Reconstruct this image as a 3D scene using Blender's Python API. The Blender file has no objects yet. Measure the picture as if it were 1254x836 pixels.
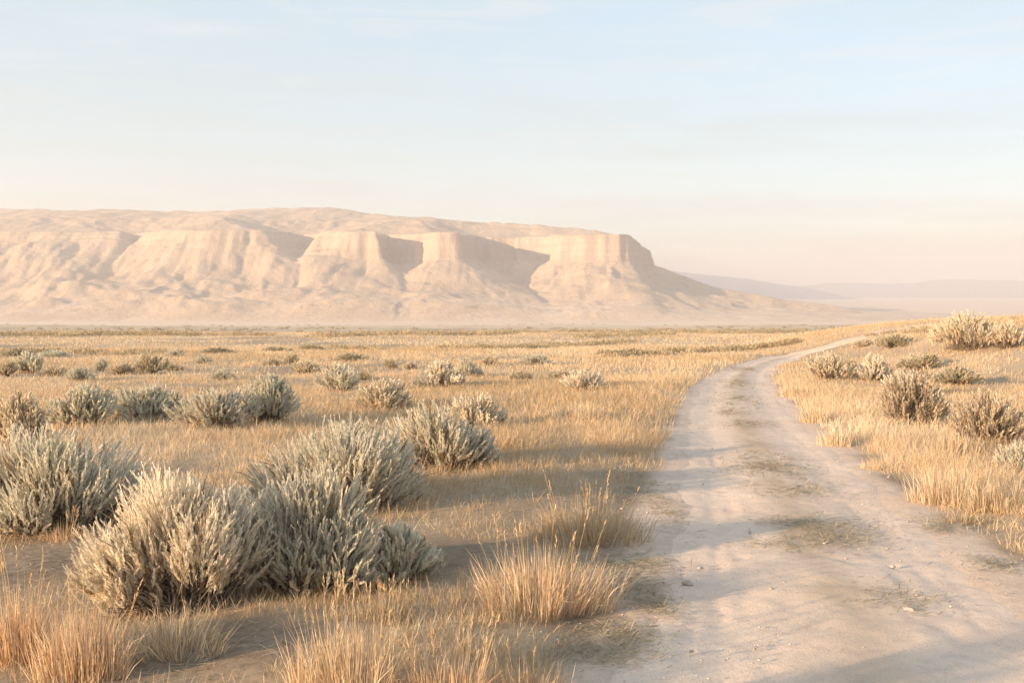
import bpy, math
import numpy as np
from mathutils import Vector

scene = bpy.context.scene
COL = scene.collection

# ------------------------------------------------------------------ camera
F = 35.0 / 36.0 * 1254.0          # focal length in photo pixels
CAM_H = 2.0
PITCH = math.atan(61.0 / F)
cam_d = bpy.data.cameras.new("camera")
cam = bpy.data.objects.new("camera", cam_d)
COL.objects.link(cam)
cam_d.lens = 35.0
cam_d.sensor_width = 36.0
cam_d.clip_start = 0.05
cam_d.clip_end = 60000.0
cam.location = (0, 0, CAM_H)
cam.rotation_euler = (math.pi / 2 - PITCH, 0, 0)
scene.camera = cam

# ------------------------------------------------------------------ light
SUN_EL = math.radians(10.5)
SUN_AZ = math.radians(30.0)       # light travels towards (cos, sin) of this angle in plan
lx, ly = math.cos(SUN_AZ), math.sin(SUN_AZ)
sun_d = bpy.data.lights.new("sun", "SUN")
sun_d.energy = 5.0
sun_d.angle = math.radians(0.7)
sun_d.color = (1.0, 0.74, 0.485)
sun = bpy.data.objects.new("sun", sun_d)
COL.objects.link(sun)
sun.rotation_euler = Vector((lx, ly, -math.tan(SUN_EL))).to_track_quat("-Z", "Y").to_euler()

world = bpy.data.worlds.new("World")
scene.world = world
world.use_nodes = True
wt = world.node_tree
wt.nodes.clear()
W_out = wt.nodes.new("ShaderNodeOutputWorld")
W_bg = wt.nodes.new("ShaderNodeBackground")
W_sky = wt.nodes.new("ShaderNodeTexSky")
W_sky.sky_type = "NISHITA"
W_sky.sun_disc = False
W_sky.sun_elevation = SUN_EL
W_sky.sun_rotation = math.atan2(-lx, -ly)
W_sky.altitude = 1200
W_sky.air_density = 0.9
W_sky.dust_density = 2.2
W_sky.ozone_density = 1.0
W_bg.inputs["Strength"].default_value = 0.15
# thin veil of high cloud: whitens the sky and carries a few wisps
W_tc = wt.nodes.new("ShaderNodeTexCoord")
W_map = wt.nodes.new("ShaderNodeMapping")
W_map.inputs["Scale"].default_value = (1.2, 1.2, 9.0)
W_map.inputs["Rotation"].default_value = (0.0, 0.12, 0.0)
W_n = wt.nodes.new("ShaderNodeTexNoise")
W_n.inputs["Scale"].default_value = 3.2
W_n.inputs["Detail"].default_value = 7.0
W_n.inputs["Roughness"].default_value = 0.58
W_n.inputs["Distortion"].default_value = 0.4
W_r = wt.nodes.new("ShaderNodeMapRange")
W_r.inputs["From Min"].default_value = 0.42
W_r.inputs["From Max"].default_value = 0.78
W_r.inputs["To Min"].default_value = 0.68
W_r.inputs["To Max"].default_value = 0.92
W_mix = wt.nodes.new("ShaderNodeMix")
W_mix.data_type = "RGBA"
# the veil is peach near the horizon, where one looks through the most dust, and bluer overhead
W_sep = wt.nodes.new("ShaderNodeSeparateXYZ")
W_ramp = wt.nodes.new("ShaderNodeValToRGB")
el = W_ramp.color_ramp.elements
el[0].position = 0.0; el[0].color = (2.02 / 3, 1.84 / 3, 1.80 / 3, 1)
el[1].position = 0.45; el[1].color = (1.92 / 3, 2.46 / 3, 2.78 / 3, 1)
e = el.new(0.85); e.color = (1.45 / 3, 2.05 / 3, 2.80 / 3, 1)
for q, c in ((0.06, (2.06, 2.04, 1.88)), (0.14, (2.00, 2.22, 2.14)), (0.24, (1.92, 2.34, 2.50))):
    e = el.new(q); e.color = (c[0] / 3, c[1] / 3, c[2] / 3, 1)
W_gain = wt.nodes.new("ShaderNodeVectorMath"); W_gain.operation = "SCALE"
W_gain.inputs["Scale"].default_value = 3.0
wt.links.new(W_tc.outputs["Generated"], W_sep.inputs[0])
wt.links.new(W_sep.outputs["Z"], W_ramp.inputs["Fac"])
wt.links.new(W_ramp.outputs["Color"], W_gain.inputs[0])
wt.links.new(W_gain.outputs["Vector"], W_mix.inputs["B"])
wt.links.new(W_tc.outputs["Generated"], W_map.inputs["Vector"])
wt.links.new(W_map.outputs["Vector"], W_n.inputs["Vector"])
wt.links.new(W_n.outputs["Fac"], W_r.inputs["Value"])
wt.links.new(W_r.outputs["Result"], W_mix.inputs["Factor"])
wt.links.new(W_sky.outputs["Color"], W_mix.inputs["A"])
# a few brighter wisps high up
W_m2 = wt.nodes.new("ShaderNodeMapping")
W_m2.inputs["Scale"].default_value = (1.0, 1.6, 11.0); W_m2.inputs["Rotation"].default_value = (0.10, -0.16, 0.3)
W_n2 = wt.nodes.new("ShaderNodeTexNoise")
W_n2.inputs["Scale"].default_value = 4.2; W_n2.inputs["Detail"].default_value = 8.0; W_n2.inputs["Roughness"].default_value = 0.62; W_n2.inputs["Distortion"].default_value = 0.7
W_r2 = wt.nodes.new("ShaderNodeMapRange")
W_r2.inputs["From Min"].default_value = 0.50; W_r2.inputs["From Max"].default_value = 0.80; W_r2.inputs["To Max"].default_value = 0.8
W_r3 = wt.nodes.new("ShaderNodeMapRange")
W_r3.inputs["From Min"].default_value = 0.10; W_r3.inputs["From Max"].default_value = 0.30
W_mul = wt.nodes.new("ShaderNodeMath"); W_mul.operation = "MULTIPLY"
W_mix2 = wt.nodes.new("ShaderNodeMix"); W_mix2.data_type = "RGBA"
W_mix2.inputs["B"].default_value = (2.75, 2.68, 2.58, 1.0)
wt.links.new(W_tc.outputs["Generated"], W_m2.inputs["Vector"]); wt.links.new(W_m2.outputs["Vector"], W_n2.inputs["Vector"])
wt.links.new(W_n2.outputs["Fac"], W_r2.inputs["Value"]); wt.links.new(W_sep.outputs["Z"], W_r3.inputs["Value"])
wt.links.new(W_r2.outputs["Result"], W_mul.inputs[0]); wt.links.new(W_r3.outputs["Result"], W_mul.inputs[1])
wt.links.new(W_mul.outputs["Value"], W_mix2.inputs["Factor"])
wt.links.new(W_mix.outputs["Result"], W_mix2.inputs["A"])
wt.links.new(W_mix2.outputs["Result"], W_bg.inputs["Color"])
wt.links.new(W_bg.outputs["Background"], W_out.inputs["Surface"])

vs = scene.view_settings
vs.view_transform = "Standard"
vs.look = "None"
vs.exposure = 1.22
vs.gamma = 1.0
vs.use_curve_mapping = False
scene.cycles.use_denoising = True
try:
    scene.cycles.denoiser = "OPENIMAGEDENOISE"
except Exception:
    pass
scene.cycles.max_bounces = 8
scene.cycles.diffuse_bounces = 4
scene.cycles.transmission_bounces = 4
scene.cycles.volume_bounces = 2
scene.cycles.sample_clamp_indirect = 8.0

HAZE_DENSITY = 0.00030
HAZE_COLOR = (0.79, 0.755, 0.765, 1.0)


# ------------------------------------------------------------------ numeric helpers
def hash2(ix, iy, seed):
    with np.errstate(over="ignore"):
        h = (ix.astype(np.int64) * 374761393 + iy.astype(np.int64) * 668265263 + seed * 974634211) & 0xFFFFFFFF
        h = ((h ^ (h >> 13)) * 1274126177) & 0xFFFFFFFF
        h = h ^ (h >> 16)
    return (h & 0xFFFFFF) / float(0xFFFFFF)


def vnoise(x, y, seed=0):
    """smooth value noise in -1..1"""
    x = np.asarray(x, float); y = np.asarray(y, float)
    ix = np.floor(x); iy = np.floor(y)
    fx = x - ix; fy = y - iy
    fx = fx * fx * fx * (fx * (fx * 6 - 15) + 10)
    fy = fy * fy * fy * (fy * (fy * 6 - 15) + 10)
    a = hash2(ix, iy, seed); b = hash2(ix + 1, iy, seed)
    c = hash2(ix, iy + 1, seed); d = hash2(ix + 1, iy + 1, seed)
    return ((a + (b - a) * fx) * (1 - fy) + (c + (d - c) * fx) * fy) * 2 - 1


def fbm(x, y, octaves=4, seed=0, gain=0.5):
    x = np.asarray(x, float); y = np.asarray(y, float)
    t = np.zeros(np.broadcast(x, y).shape); a = 1.0; n = 0.0
    for k in range(octaves):
        t = t + a * vnoise(x * 2 ** k + 17.3 * k, y * 2 ** k - 9.1 * k, seed + k)
        n += a; a *= gain
    return t / n


def sstep(a, b, x):
    t = np.clip((np.asarray(x, float) - a) / (b - a), 0, 1)
    return t * t * (3 - 2 * t)


# ------------------------------------------------------------------ terrain
SLOPE = 0.030


def H_base(x, y):
    """large shape of the ground: a long gentle slope into a wide flat valley, a low rise beside the road"""
    x = np.asarray(x, float); y = np.asarray(y, float)
    yy = np.clip(y, 0, None)
    s = 1 - np.exp(-(yy / 1300.0) ** 4)
    h = -SLOPE * yy * (1 - s) - 38.0 * s
    u = np.clip((x - 14.0 - 0.10 * np.abs(y - 45)) / 6.5, 0, None)
    hump = 2.25 * (1 - np.exp(-u ** 1.5)) * sstep(16, 46, y) * (1 - sstep(62, 120, y))
    h = h + hump
    # the far plain is not perfectly level
    far = sstep(1800, 5000, np.hypot(x, y))
    return h + far * 5.0 * fbm(x / 2600.0, y / 1800.0, 3, 5)


_T = np.concatenate([np.geomspace(0.5, 20000, 420)])


def pixv(px, py):
    """where the view through spots of the photograph meets the ground (used to measure the place off the photo)"""
    px = np.atleast_1d(np.asarray(px, float)); py = np.atleast_1d(np.asarray(py, float))
    cx = (px - 627.0) / F; cy = (418.0 - py) / F
    c, s = math.cos(PITCH), math.sin(PITCH)
    d = np.stack([cx, c + cy * s, -s + cy * c], 1)
    res = []
    for k in range(0, len(d), 2000):
        q = d[k:k + 2000]
        below = CAM_H + q[:, None, 2] * _T < H_base(q[:, None, 0] * _T, q[:, None, 1] * _T)
        below[:, -1] = True
        i = np.maximum(np.argmax(below, 1), 1)
        lo, hi = _T[i - 1], _T[i]
        for _ in range(36):
            m = (lo + hi) / 2
            b = CAM_H + q[:, 2] * m < H_base(q[:, 0] * m, q[:, 1] * m)
            hi = np.where(b, m, hi); lo = np.where(b, lo, m)
        res.append(q[:, :2] * hi[:, None])
    return np.concatenate(res)


def pix(px, py):
    return pixv([px], [py])[0]


ROAD_EDGES = [(836, 692, 1425), (780, 732, 1345), (740, 756, 1290), (700, 773, 1238), (660, 788, 1182), (620, 801, 1130),
              (580, 811, 1078), (540, 820, 1025), (510, 828, 988), (490, 837, 966), (472, 851, 948), (460, 869, 945),
              (450, 891, 951), (442, 919, 964), (436, 946, 981), (431, 972, 1000), (427, 994, 1016)]
_L = np.array([pix(l, y) for y, l, r in ROAD_EDGES])
_R = np.array([pix(r, y) for y, l, r in ROAD_EDGES])
_C = (_L + _R) / 2
# extend behind the camera and on past the bend
d0 = _C[0] - _C[2]; d0 /= np.linalg.norm(d0)
pre = [_C[0] + d0 * k for k in (12, 8, 4, 2)]
d1 = _C[-1] - _C[-3]; d1 /= np.linalg.norm(d1)
post = []
p = _C[-1].copy(); ang = math.atan2(d1[1], d1[0])
for k in range(4):
    ang -= 0.012
    p = p + 5.0 * np.array([math.cos(ang), math.sin(ang)])
    post.append(p.copy())
_path = np.array(pre + list(_C) + post)
_tn = np.gradient(_path, axis=0)
_tn /= np.linalg.norm(_tn, axis=1)[:, None]
_cr = np.stack([_tn[:, 1], -_tn[:, 0]], 1)         # to the right of travel
_wid = np.abs(np.sum((_R - _L) * _cr[len(pre):len(pre) + len(_C)], axis=1)) / 2
_half = np.array([_wid[0]] * len(pre) + list(_wid) + [_wid[-1]] * len(post))
_half = np.clip(_half, 1.0, 1.7)
_half[-len(post):] = (0.85, 0.6, 0.35, 0.15)      # the tracks thin out into the grass
# dense resample with smoothing
_s = np.concatenate([[0], np.cumsum(np.linalg.norm(np.diff(_path, axis=0), axis=1))])
_sd = np.arange(0, _s[-1], 0.25)


def _smooth(a, n):
    k = np.hanning(n + 2)[1:-1]; k /= k.sum()
    ap = np.concatenate([np.full(n, a[0]) + (np.arange(-n, 0)) * (a[1] - a[0]), a, np.full(n, a[-1]) + np.arange(1, n + 1) * (a[-1] - a[-2])])
    return np.convolve(ap, k, "same")[n:-n]


PX = _smooth(np.interp(_sd, _s, _path[:, 0]), 17)
PY = _smooth(np.interp(_sd, _s, _path[:, 1]), 17)
PW = _smooth(np.interp(_sd, _s, _half), 25)
_tx, _ty = np.gradient(PX), np.gradient(PY)
_n = np.hypot(_tx, _ty); _tx /= _n; _ty /= _n


def road_dist(x, y):
    """signed distance across the road in half-widths, and the plain distance beyond its edge in metres"""
    x = np.asarray(x, float).ravel(); y = np.asarray(y, float).ravel()
    out = np.full(x.shape, 1e3); lat = np.full(x.shape, 1e3)
    near = np.where((np.hypot(x, y) < 260))[0]
    for k in range(0, len(near), 20000):
        i = near[k:k + 20000]
        # coarse search, then fine
        c = slice(None, None, 8)
        dd = (x[i, None] - PX[c]) ** 2 + (y[i, None] - PY[c]) ** 2
        j0 = np.argmin(dd, 1) * 8
        best = np.full(len(i), 1e9); bj = j0.copy()
        for o in range(-8, 9):
            j = np.clip(j0 + o, 0, len(PX) - 1)
            d2 = (x[i] - PX[j]) ** 2 + (y[i] - PY[j]) ** 2
            m = d2 < best
            best[m] = d2[m]; bj[m] = j[m]
        l = (x[i] - PX[bj]) * _ty[bj] - (y[i] - PY[bj]) * _tx[bj]
        along = (x[i] - PX[bj]) * _tx[bj] + (y[i] - PY[bj]) * _ty[bj]
        d = np.hypot(l, np.where(np.abs(along) < 0.5, 0, along))
        lat[i] = np.sign(l) * d
        out[i] = d - PW[bj]
    return lat, out


def H(x, y, edge=None):
    """ground height with its small bumps, lowered a little under the road"""
    shp = np.broadcast(np.asarray(x, float), np.asarray(y, float)).shape
    x = np.broadcast_to(np.asarray(x, float), shp).ravel(); y = np.broadcast_to(np.asarray(y, float), shp).ravel()
    if edge is None:
        _, edge = road_dist(x, y)
    r = np.hypot(x, y)
    off = sstep(-0.5, 0.9, edge)
    near = 1 - sstep(60, 160, r)
    b = 0.10 * fbm(x / 5.0, y / 6.0, 3, 21) * near + 0.028 * fbm(x / 0.7, y / 0.7, 3, 31) * (1 - sstep(14, 40, r))
    b = b + 0.06 * sstep(0.1, 0.9, edge) * (1 - sstep(1.5, 4.0, edge)) * near      # low shoulder
    far = sstep(90, 320, r) * (1 - sstep(900, 1350, r))
    h = H_base(x, y) + b * off + far * 1.7 * fbm(x / 150.0, y / 110.0, 3, 41)
    h = h - 0.075 * (1 - sstep(-1.0, -0.12, edge))
    return h.reshape(shp)


def zat(x, y):
    return float(H(np.array([x]), np.array([y]))[0])


# ------------------------------------------------------------------ mesh helpers
def make_mesh(name, verts, faces_list, color=None, smooth=False):
    """faces_list: arrays of shape (n,3) or (n,4)"""
    me = bpy.data.meshes.new(name)
    verts = np.asarray(verts, np.float32)
    me.vertices.add(len(verts))
    me.vertices.foreach_set("co", verts.ravel())
    sizes, idx = [], []
    for f in faces_list:
        f = np.asarray(f, np.int32)
        if len(f):
            sizes.append(np.full(len(f), f.shape[1], np.int32)); idx.append(f.ravel())
    sizes = np.concatenate(sizes); idx = np.concatenate(idx)
    me.loops.add(len(idx)); me.loops.foreach_set("vertex_index", idx)
    me.polygons.add(len(sizes))
    st = np.concatenate([[0], np.cumsum(sizes)[:-1]]).astype(np.int32)
    me.polygons.foreach_set("loop_start", st)
    try:
        me.polygons.foreach_set("loop_total", sizes)
    except Exception:
        pass
    if smooth:
        me.polygons.foreach_set("use_smooth", np.ones(len(sizes), bool))
    if color is not None:
        ca = me.attributes.new("tint", "FLOAT_COLOR", "POINT")
        c = np.ones((len(verts), 4), np.float32); c[:, :3] = color
        ca.data.foreach_set("color", c.ravel())
    me.update(calc_edges=True)
    me.validate()
    return me


def link(name, me, mat, parent=None, loc=None):
    if mat is not None and not me.materials:
        me.materials.append(mat)
    o = bpy.data.objects.new(name, me)
    COL.objects.link(o)
    if parent is not None:
        o.parent = parent
    if loc is not None:
        o.location = loc
    return o


def tag(o, label=None, cat=None, group=None, kind=None):
    if label: o["label"] = label
    if cat: o["category"] = cat
    if group: o["group"] = group
    if kind: o["kind"] = kind
    return o


def grid_faces(nr, nc, wrap=False):
    i = np.arange(nr - 1)[:, None]; j = np.arange(nc if wrap else nc - 1)[None, :]
    a = i * nc + j; b = i * nc + (j + 1) % nc
    return np.stack([a, b, b + nc, a + nc], -1).reshape(-1, 4)


# ------------------------------------------------------------------ materials
def new_mat(name):
    m = bpy.data.materials.new(name)
    m.use_nodes = True
    nt = m.node_tree
    for n in list(nt.nodes):
        nt.nodes.remove(n)
    out = nt.nodes.new("ShaderNodeOutputMaterial")
    return m, nt, out


def N(nt, typ, **kw):
    n = nt.nodes.new(typ)
    for k, v in kw.items():
        if k in n.inputs:
            n.inputs[k].default_value = v
        else:
            setattr(n, k, v)
    return n


def mixc(nt, fac, a, b, blend="MIX"):
    n = nt.nodes.new("ShaderNodeMix"); n.data_type = "RGBA"; n.blend_type = blend
    for key, v in (("Factor", fac), ("A", a), ("B", b)):
        if isinstance(v, (int, float)):
            n.inputs[key].default_value = v
        elif isinstance(v, tuple):
            n.inputs[key].default_value = v if len(v) == 4 else v + (1.0,)
        else:
            nt.links.new(v, n.inputs[key])
    return n.outputs["Result"]


def noise(nt, scale, detail=5, rough=0.55, vec=None, lo=None, hi=None, dist=0.0):
    n = N(nt, "ShaderNodeTexNoise", Scale=scale, Detail=detail, Roughness=rough, Distortion=dist)
    if vec is not None:
        nt.links.new(vec, n.inputs["Vector"])
    o = n.outputs["Fac"]
    if lo is not None:
        r = N(nt, "ShaderNodeMapRange")
        r.inputs["From Min"].default_value = lo; r.inputs["From Max"].default_value = hi
        nt.links.new(o, r.inputs["Value"]); o = r.outputs["Result"]
    return o


def coords(nt, scale=(1, 1, 1)):
    t = nt.nodes.new("ShaderNodeTexCoord")
    m = nt.nodes.new("ShaderNodeMapping"); m.inputs["Scale"].default_value = scale
    nt.links.new(t.outputs["Object"], m.inputs["Vector"])
    return m.outputs["Vector"]


def attr(nt, name="tint"):
    a = nt.nodes.new("ShaderNodeAttribute"); a.attribute_name = name
    return a.outputs["Color"]


def bump(nt, height, strength, dist):
    b = nt.nodes.new("ShaderNodeBump")
    b.inputs["Strength"].default_value = strength; b.inputs["Distance"].default_value = dist
    nt.links.new(height, b.inputs["Height"])
    return b.outputs["Normal"]


def leaf_material(name, translucent=0.3, rough=0.75):
    m, nt, out = new_mat(name)
    c = attr(nt)
    d = N(nt, "ShaderNodeBsdfDiffuse"); t = N(nt, "ShaderNodeBsdfTranslucent")
    nt.links.new(c, d.inputs["Color"]); nt.links.new(c, t.inputs["Color"])
    g = N(nt, "ShaderNodeBsdfGlossy", Roughness=rough)
    g.inputs["Color"].default_value = (1, 0.97, 0.92, 1)
    mx = N(nt, "ShaderNodeMixShader"); mx.inputs[0].default_value = translucent
    nt.links.new(d.outputs[0], mx.inputs[1]); nt.links.new(t.outputs[0], mx.inputs[2])
    m2 = N(nt, "ShaderNodeMixShader"); m2.inputs[0].default_value = 0.03
    nt.links.new(mx.outputs[0], m2.inputs[1]); nt.links.new(g.outputs[0], m2.inputs[2])
    nt.links.new(m2.outputs[0], out.inputs["Surface"])
    return m


M_leaf = leaf_material("sage_leaf", 0.44)
M_grass = leaf_material("dry_straw", 0.34)


def stem_material():
    m, nt, out = new_mat("woody_stem")
    v = coords(nt, (1, 1, 0.25))
    c = mixc(nt, noise(nt, 60, 4, 0.6, v, 0.35, 0.65), (0.15, 0.105, 0.07), (0.33, 0.25, 0.175))
    b = N(nt, "ShaderNodeBsdfPrincipled", Roughness=0.9)
    nt.links.new(c, b.inputs["Base Color"])
    nt.links.new(b.outputs[0], out.inputs["Surface"])
    return m


M_stem = stem_material()


def ground_material():
    m, nt, out = new_mat("desert_ground")
    v = coords(nt)
    t = attr(nt)                               # r: litter cover, g: pale valley soil, b: spare
    sp = nt.nodes.new("ShaderNodeSeparateColor"); nt.links.new(t, sp.inputs[0])
    soil = mixc(nt, noise(nt, 1.3, 6, 0.6, v, 0.3, 0.7), (0.30, 0.215, 0.140), (0.44, 0.325, 0.225))
    soil = mixc(nt, noise(nt, 14, 5, 0.65, v, 0.42, 0.72), soil, (0.24, 0.16, 0.095))
    vs_ = coords(nt, (1.0, 1.6, 1.0))
    straw = mixc(nt, noise(nt, 9, 6, 0.7, vs_, 0.3, 0.7), (0.63, 0.455, 0.285), (0.72, 0.55, 0.37))
    straw = mixc(nt, noise(nt, 0.10, 4, 0.6, vs_, 0.40, 0.66), straw, (0.57, 0.43, 0.27))
    straw = mixc(nt, noise(nt, 60, 4, 0.7, v, 0.5, 0.75), straw, (0.44, 0.30, 0.17))
    c = mixc(nt, sp.outputs[0], soil, straw)
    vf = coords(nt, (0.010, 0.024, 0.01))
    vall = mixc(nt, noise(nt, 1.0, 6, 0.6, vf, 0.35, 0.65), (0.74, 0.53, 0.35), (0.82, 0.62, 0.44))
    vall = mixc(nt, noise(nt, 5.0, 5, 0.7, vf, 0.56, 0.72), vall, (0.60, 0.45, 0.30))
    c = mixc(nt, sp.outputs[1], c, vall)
    sand = mixc(nt, noise(nt, 0.9, 6, 0.6, v, 0.3, 0.7), (0.75, 0.55, 0.405), (0.84, 0.645, 0.485))
    sand = mixc(nt, noise(nt, 5.0, 7, 0.7, v, 0.45, 0.8), sand, (0.54, 0.41, 0.315))
    c = mixc(nt, sp.outputs[2], c, sand)
    b = N(nt, "ShaderNodeBsdfPrincipled", Roughness=0.95)
    b.inputs["Specular IOR Level"].default_value = 0.15
    nt.links.new(c, b.inputs["Base Color"])
    nt.links.new(bump(nt, noise(nt, 16, 9, 0.75, v), 0.8, 0.05), b.inputs["Normal"])
    nt.links.new(b.outputs[0], out.inputs["Surface"])
    return m


def road_material():
    m, nt, out = new_mat("sandy_road")
    v = coords(nt)
    t = attr(nt)
    sp = nt.nodes.new("ShaderNodeSeparateColor"); nt.links.new(t, sp.inputs[0])
    c = mixc(nt, noise(nt, 0.9, 6, 0.6, v, 0.3, 0.7), (0.75, 0.55, 0.405), (0.84, 0.645, 0.485))
    c = mixc(nt, noise(nt, 5.0, 7, 0.7, v, 0.48, 0.8), c, (0.56, 0.43, 0.34))
    c = mixc(nt, noise(nt, 80, 4, 0.7, v, 0.55, 0.72), c, (0.42, 0.32, 0.26))
    c = mixc(nt, noise(nt, 45, 3, 0.6, v, 0.62, 0.70), c, (0.84, 0.72, 0.62))
    c = mixc(nt, noise(nt, 0.35, 5, 0.6, v, 0.46, 0.72), c, mixc(nt, 0.5, c, (0.58, 0.46, 0.385)))
    e = mixc(nt, noise(nt, 7, 6, 0.7, v, 0.35, 0.65), (0.42, 0.30, 0.195), (0.54, 0.385, 0.245))
    c = mixc(nt, sp.outputs[0], c, e)          # centre strip and edges: browner, rougher soil
    b = N(nt, "ShaderNodeBsdfPrincipled", Roughness=0.92)
    b.inputs["Specular IOR Level"].default_value = 0.2
    nt.links.new(c, b.inputs["Base Color"])
    h = mixc(nt, 0.35, noise(nt, 5, 8, 0.7, v), noise(nt, 70, 4, 0.7, v))
    nt.links.new(bump(nt, h, 0.7, 0.03), b.inputs["Normal"])
    nt.links.new(b.outputs[0], out.inputs["Surface"])
    return m


def mesa_material():
    m, nt, out = new_mat("mesa_sandstone")
    v = coords(nt)
    geo = nt.nodes.new("ShaderNodeNewGeometry")
    sx = nt.nodes.new("ShaderNodeSeparateXYZ"); nt.links.new(geo.outputs["Normal"], sx.inputs[0])
    steep = N(nt, "ShaderNodeMapRange"); steep.inputs["From Min"].default_value = 0.45; steep.inputs["From Max"].default_value = 0.75
    nt.links.new(sx.outputs["Z"], steep.inputs["Value"])
    vst = coords(nt, (0.004, 0.004, 0.16))
    rock = mixc(nt, noise(nt, 1.0, 6, 0.6, vst, 0.35, 0.65), (0.39, 0.285, 0.205), (0.48, 0.355, 0.26))
    vfl = coords(nt, (0.10, 0.10, 0.008))
    rock = mixc(nt, noise(nt, 1.0, 5, 0.6, vfl, 0.50, 0.75), rock, (0.35, 0.25, 0.175))
    slope = mixc(nt, noise(nt, 0.012, 7, 0.62, v, 0.35, 0.68), (0.52, 0.375, 0.255), (0.44, 0.32, 0.22))
    slope = mixc(nt, noise(nt, 0.045, 7, 0.7, v, 0.56, 0.70), slope, (0.27, 0.21, 0.14))
    c = mixc(nt, steep.outputs["Result"], rock, slope)
    flat = N(nt, "ShaderNodeMapRange"); flat.inputs["From Min"].default_value = 0.90; flat.inputs["From Max"].default_value = 0.985
    nt.links.new(sx.outputs["Z"], flat.inputs["Value"])
    pos = nt.nodes.new("ShaderNodeSeparateXYZ"); nt.links.new(geo.outputs["Position"], pos.inputs[0])
    low = N(nt, "ShaderNodeMapRange"); low.inputs["From Min"].default_value = 10.0; low.inputs["From Max"].default_value = -30.0
    nt.links.new(pos.outputs["Z"], low.inputs["Value"])
    mu = nt.nodes.new("ShaderNodeMath"); mu.operation = "MULTIPLY"
    nt.links.new(flat.outputs["Result"], mu.inputs[0]); nt.links.new(low.outputs["Result"], mu.inputs[1])
    c = mixc(nt, mu.outputs["Value"], c, mixc(nt, noise(nt, 0.02, 6, 0.6, v, 0.35, 0.65), (0.60, 0.44, 0.305), (0.70, 0.53, 0.385)))
    b = N(nt, "ShaderNodeBsdfPrincipled", Roughness=0.95)
    b.inputs["Specular IOR Level"].default_value = 0.1
    nt.links.new(c, b.inputs["Base Color"])
    nt.links.new(bump(nt, noise(nt, 0.12, 8, 0.7, v), 0.5, 6.0), b.inputs["Normal"])
    nt.links.new(b.outputs[0], out.inputs["Surface"])
    return m


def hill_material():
    m, nt, out = new_mat("far_hill_haze_rock")
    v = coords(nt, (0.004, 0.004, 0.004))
    c = mixc(nt, noise(nt, 1.0, 6, 0.6, v, 0.35, 0.65), (0.12, 0.14, 0.20), (0.16, 0.175, 0.23))  # blue of distant air put into the rock colour; the haze volume itself is warm
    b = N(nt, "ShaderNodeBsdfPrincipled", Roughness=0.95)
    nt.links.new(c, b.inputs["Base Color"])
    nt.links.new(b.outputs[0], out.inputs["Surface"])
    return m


def stone_material():
    m, nt, out = new_mat("pale_stone")
    v = coords(nt)
    c = mixc(nt, noise(nt, 18, 5, 0.6, v, 0.35, 0.65), (0.36, 0.29, 0.23), (0.56, 0.48, 0.40))
    b = N(nt, "ShaderNodeBsdfPrincipled", Roughness=0.9)
    nt.links.new(c, b.inputs["Base Color"])
    nt.links.new(bump(nt, noise(nt, 40, 5, 0.6, v), 0.4, 0.01), b.inputs["Normal"])
    nt.links.new(b.outputs[0], out.inputs["Surface"])
    return m


# ------------------------------------------------------------------ ground cover maps
def blobs(x, y, spots):
    """soft union of round spots given as (photo x, photo y, half-width px, half-height px, weight)"""
    t = np.zeros(np.shape(x))
    for (px, py, rx, ry, w) in spots:
        c = pix(px, py); e = pix(px + rx, py); u = pix(px, py - ry); l = pix(px, py + ry)
        ax = max(abs(e[0] - c[0]), 0.15); ay = max(abs(u[1] - l[1]) / 2, 0.15)
        q = ((x - c[0]) / ax) ** 2 + ((y - c[1]) / ay) ** 2
        t = np.maximum(t, w * np.exp(-q * 0.9))
    return t


BARE = [(290, 800, 130, 34, 1.0), (100, 690, 150, 26, 0.7), (545, 690, 70, 26, 0.6), (660, 620, 120, 20, 0.45), (740, 585, 70, 14, 0.5),
        (700, 540, 60, 8, 0.6), (790, 620, 40, 40, 0.7), (780, 700, 40, 36, 0.8), (740, 770, 50, 30, 0.7), (230, 578, 70, 8, 0.4),
        (1215, 690, 50, 30, 0.7), (1110, 590, 34, 10, 0.7), (1080, 560, 50, 8, 0.5), (360, 545, 40, 6, 0.5)]
LUSH = [(990, 490, 50, 26, 1.0), (1030, 530, 50, 24, 1.0), (1170, 585, 70, 26, 1.0), (1080, 500, 70, 22, 0.7), (1200, 520, 70, 24, 0.8),
        (700, 505, 70, 16, 0.9), (750, 540, 50, 12, 0.8), (790, 490, 50, 14, 0.8), (620, 545, 60, 14, 0.7), (130, 545, 80, 10, 0.8),
        (860, 450, 60, 6, 0.9), (560, 500, 60, 12, 0.5)]


def cover(x, y, edge):
    """0 bare soil .. 1 full dry grass"""
    r = np.hypot(x, y)
    n = fbm(x / 2.4, y / 3.0, 4, 61)
    c = 0.68 + 0.60 * n
    c = c + 0.30 * sstep(14, 26, r) + 1.15 * fbm(x / 8.0, y / 20.0, 3, 65) * sstep(10, 24, r)
    c = c - blobs(x, y, BARE) * 1.1 + blobs(x, y, LUSH) * 0.6
    n2 = 0.35 * vnoise(x / 0.6, y / 0.6, 71)
    c = c * sstep(0.0, 0.38, edge + n2 * 0.5)
    return np.clip(c, 0, 1)


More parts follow.
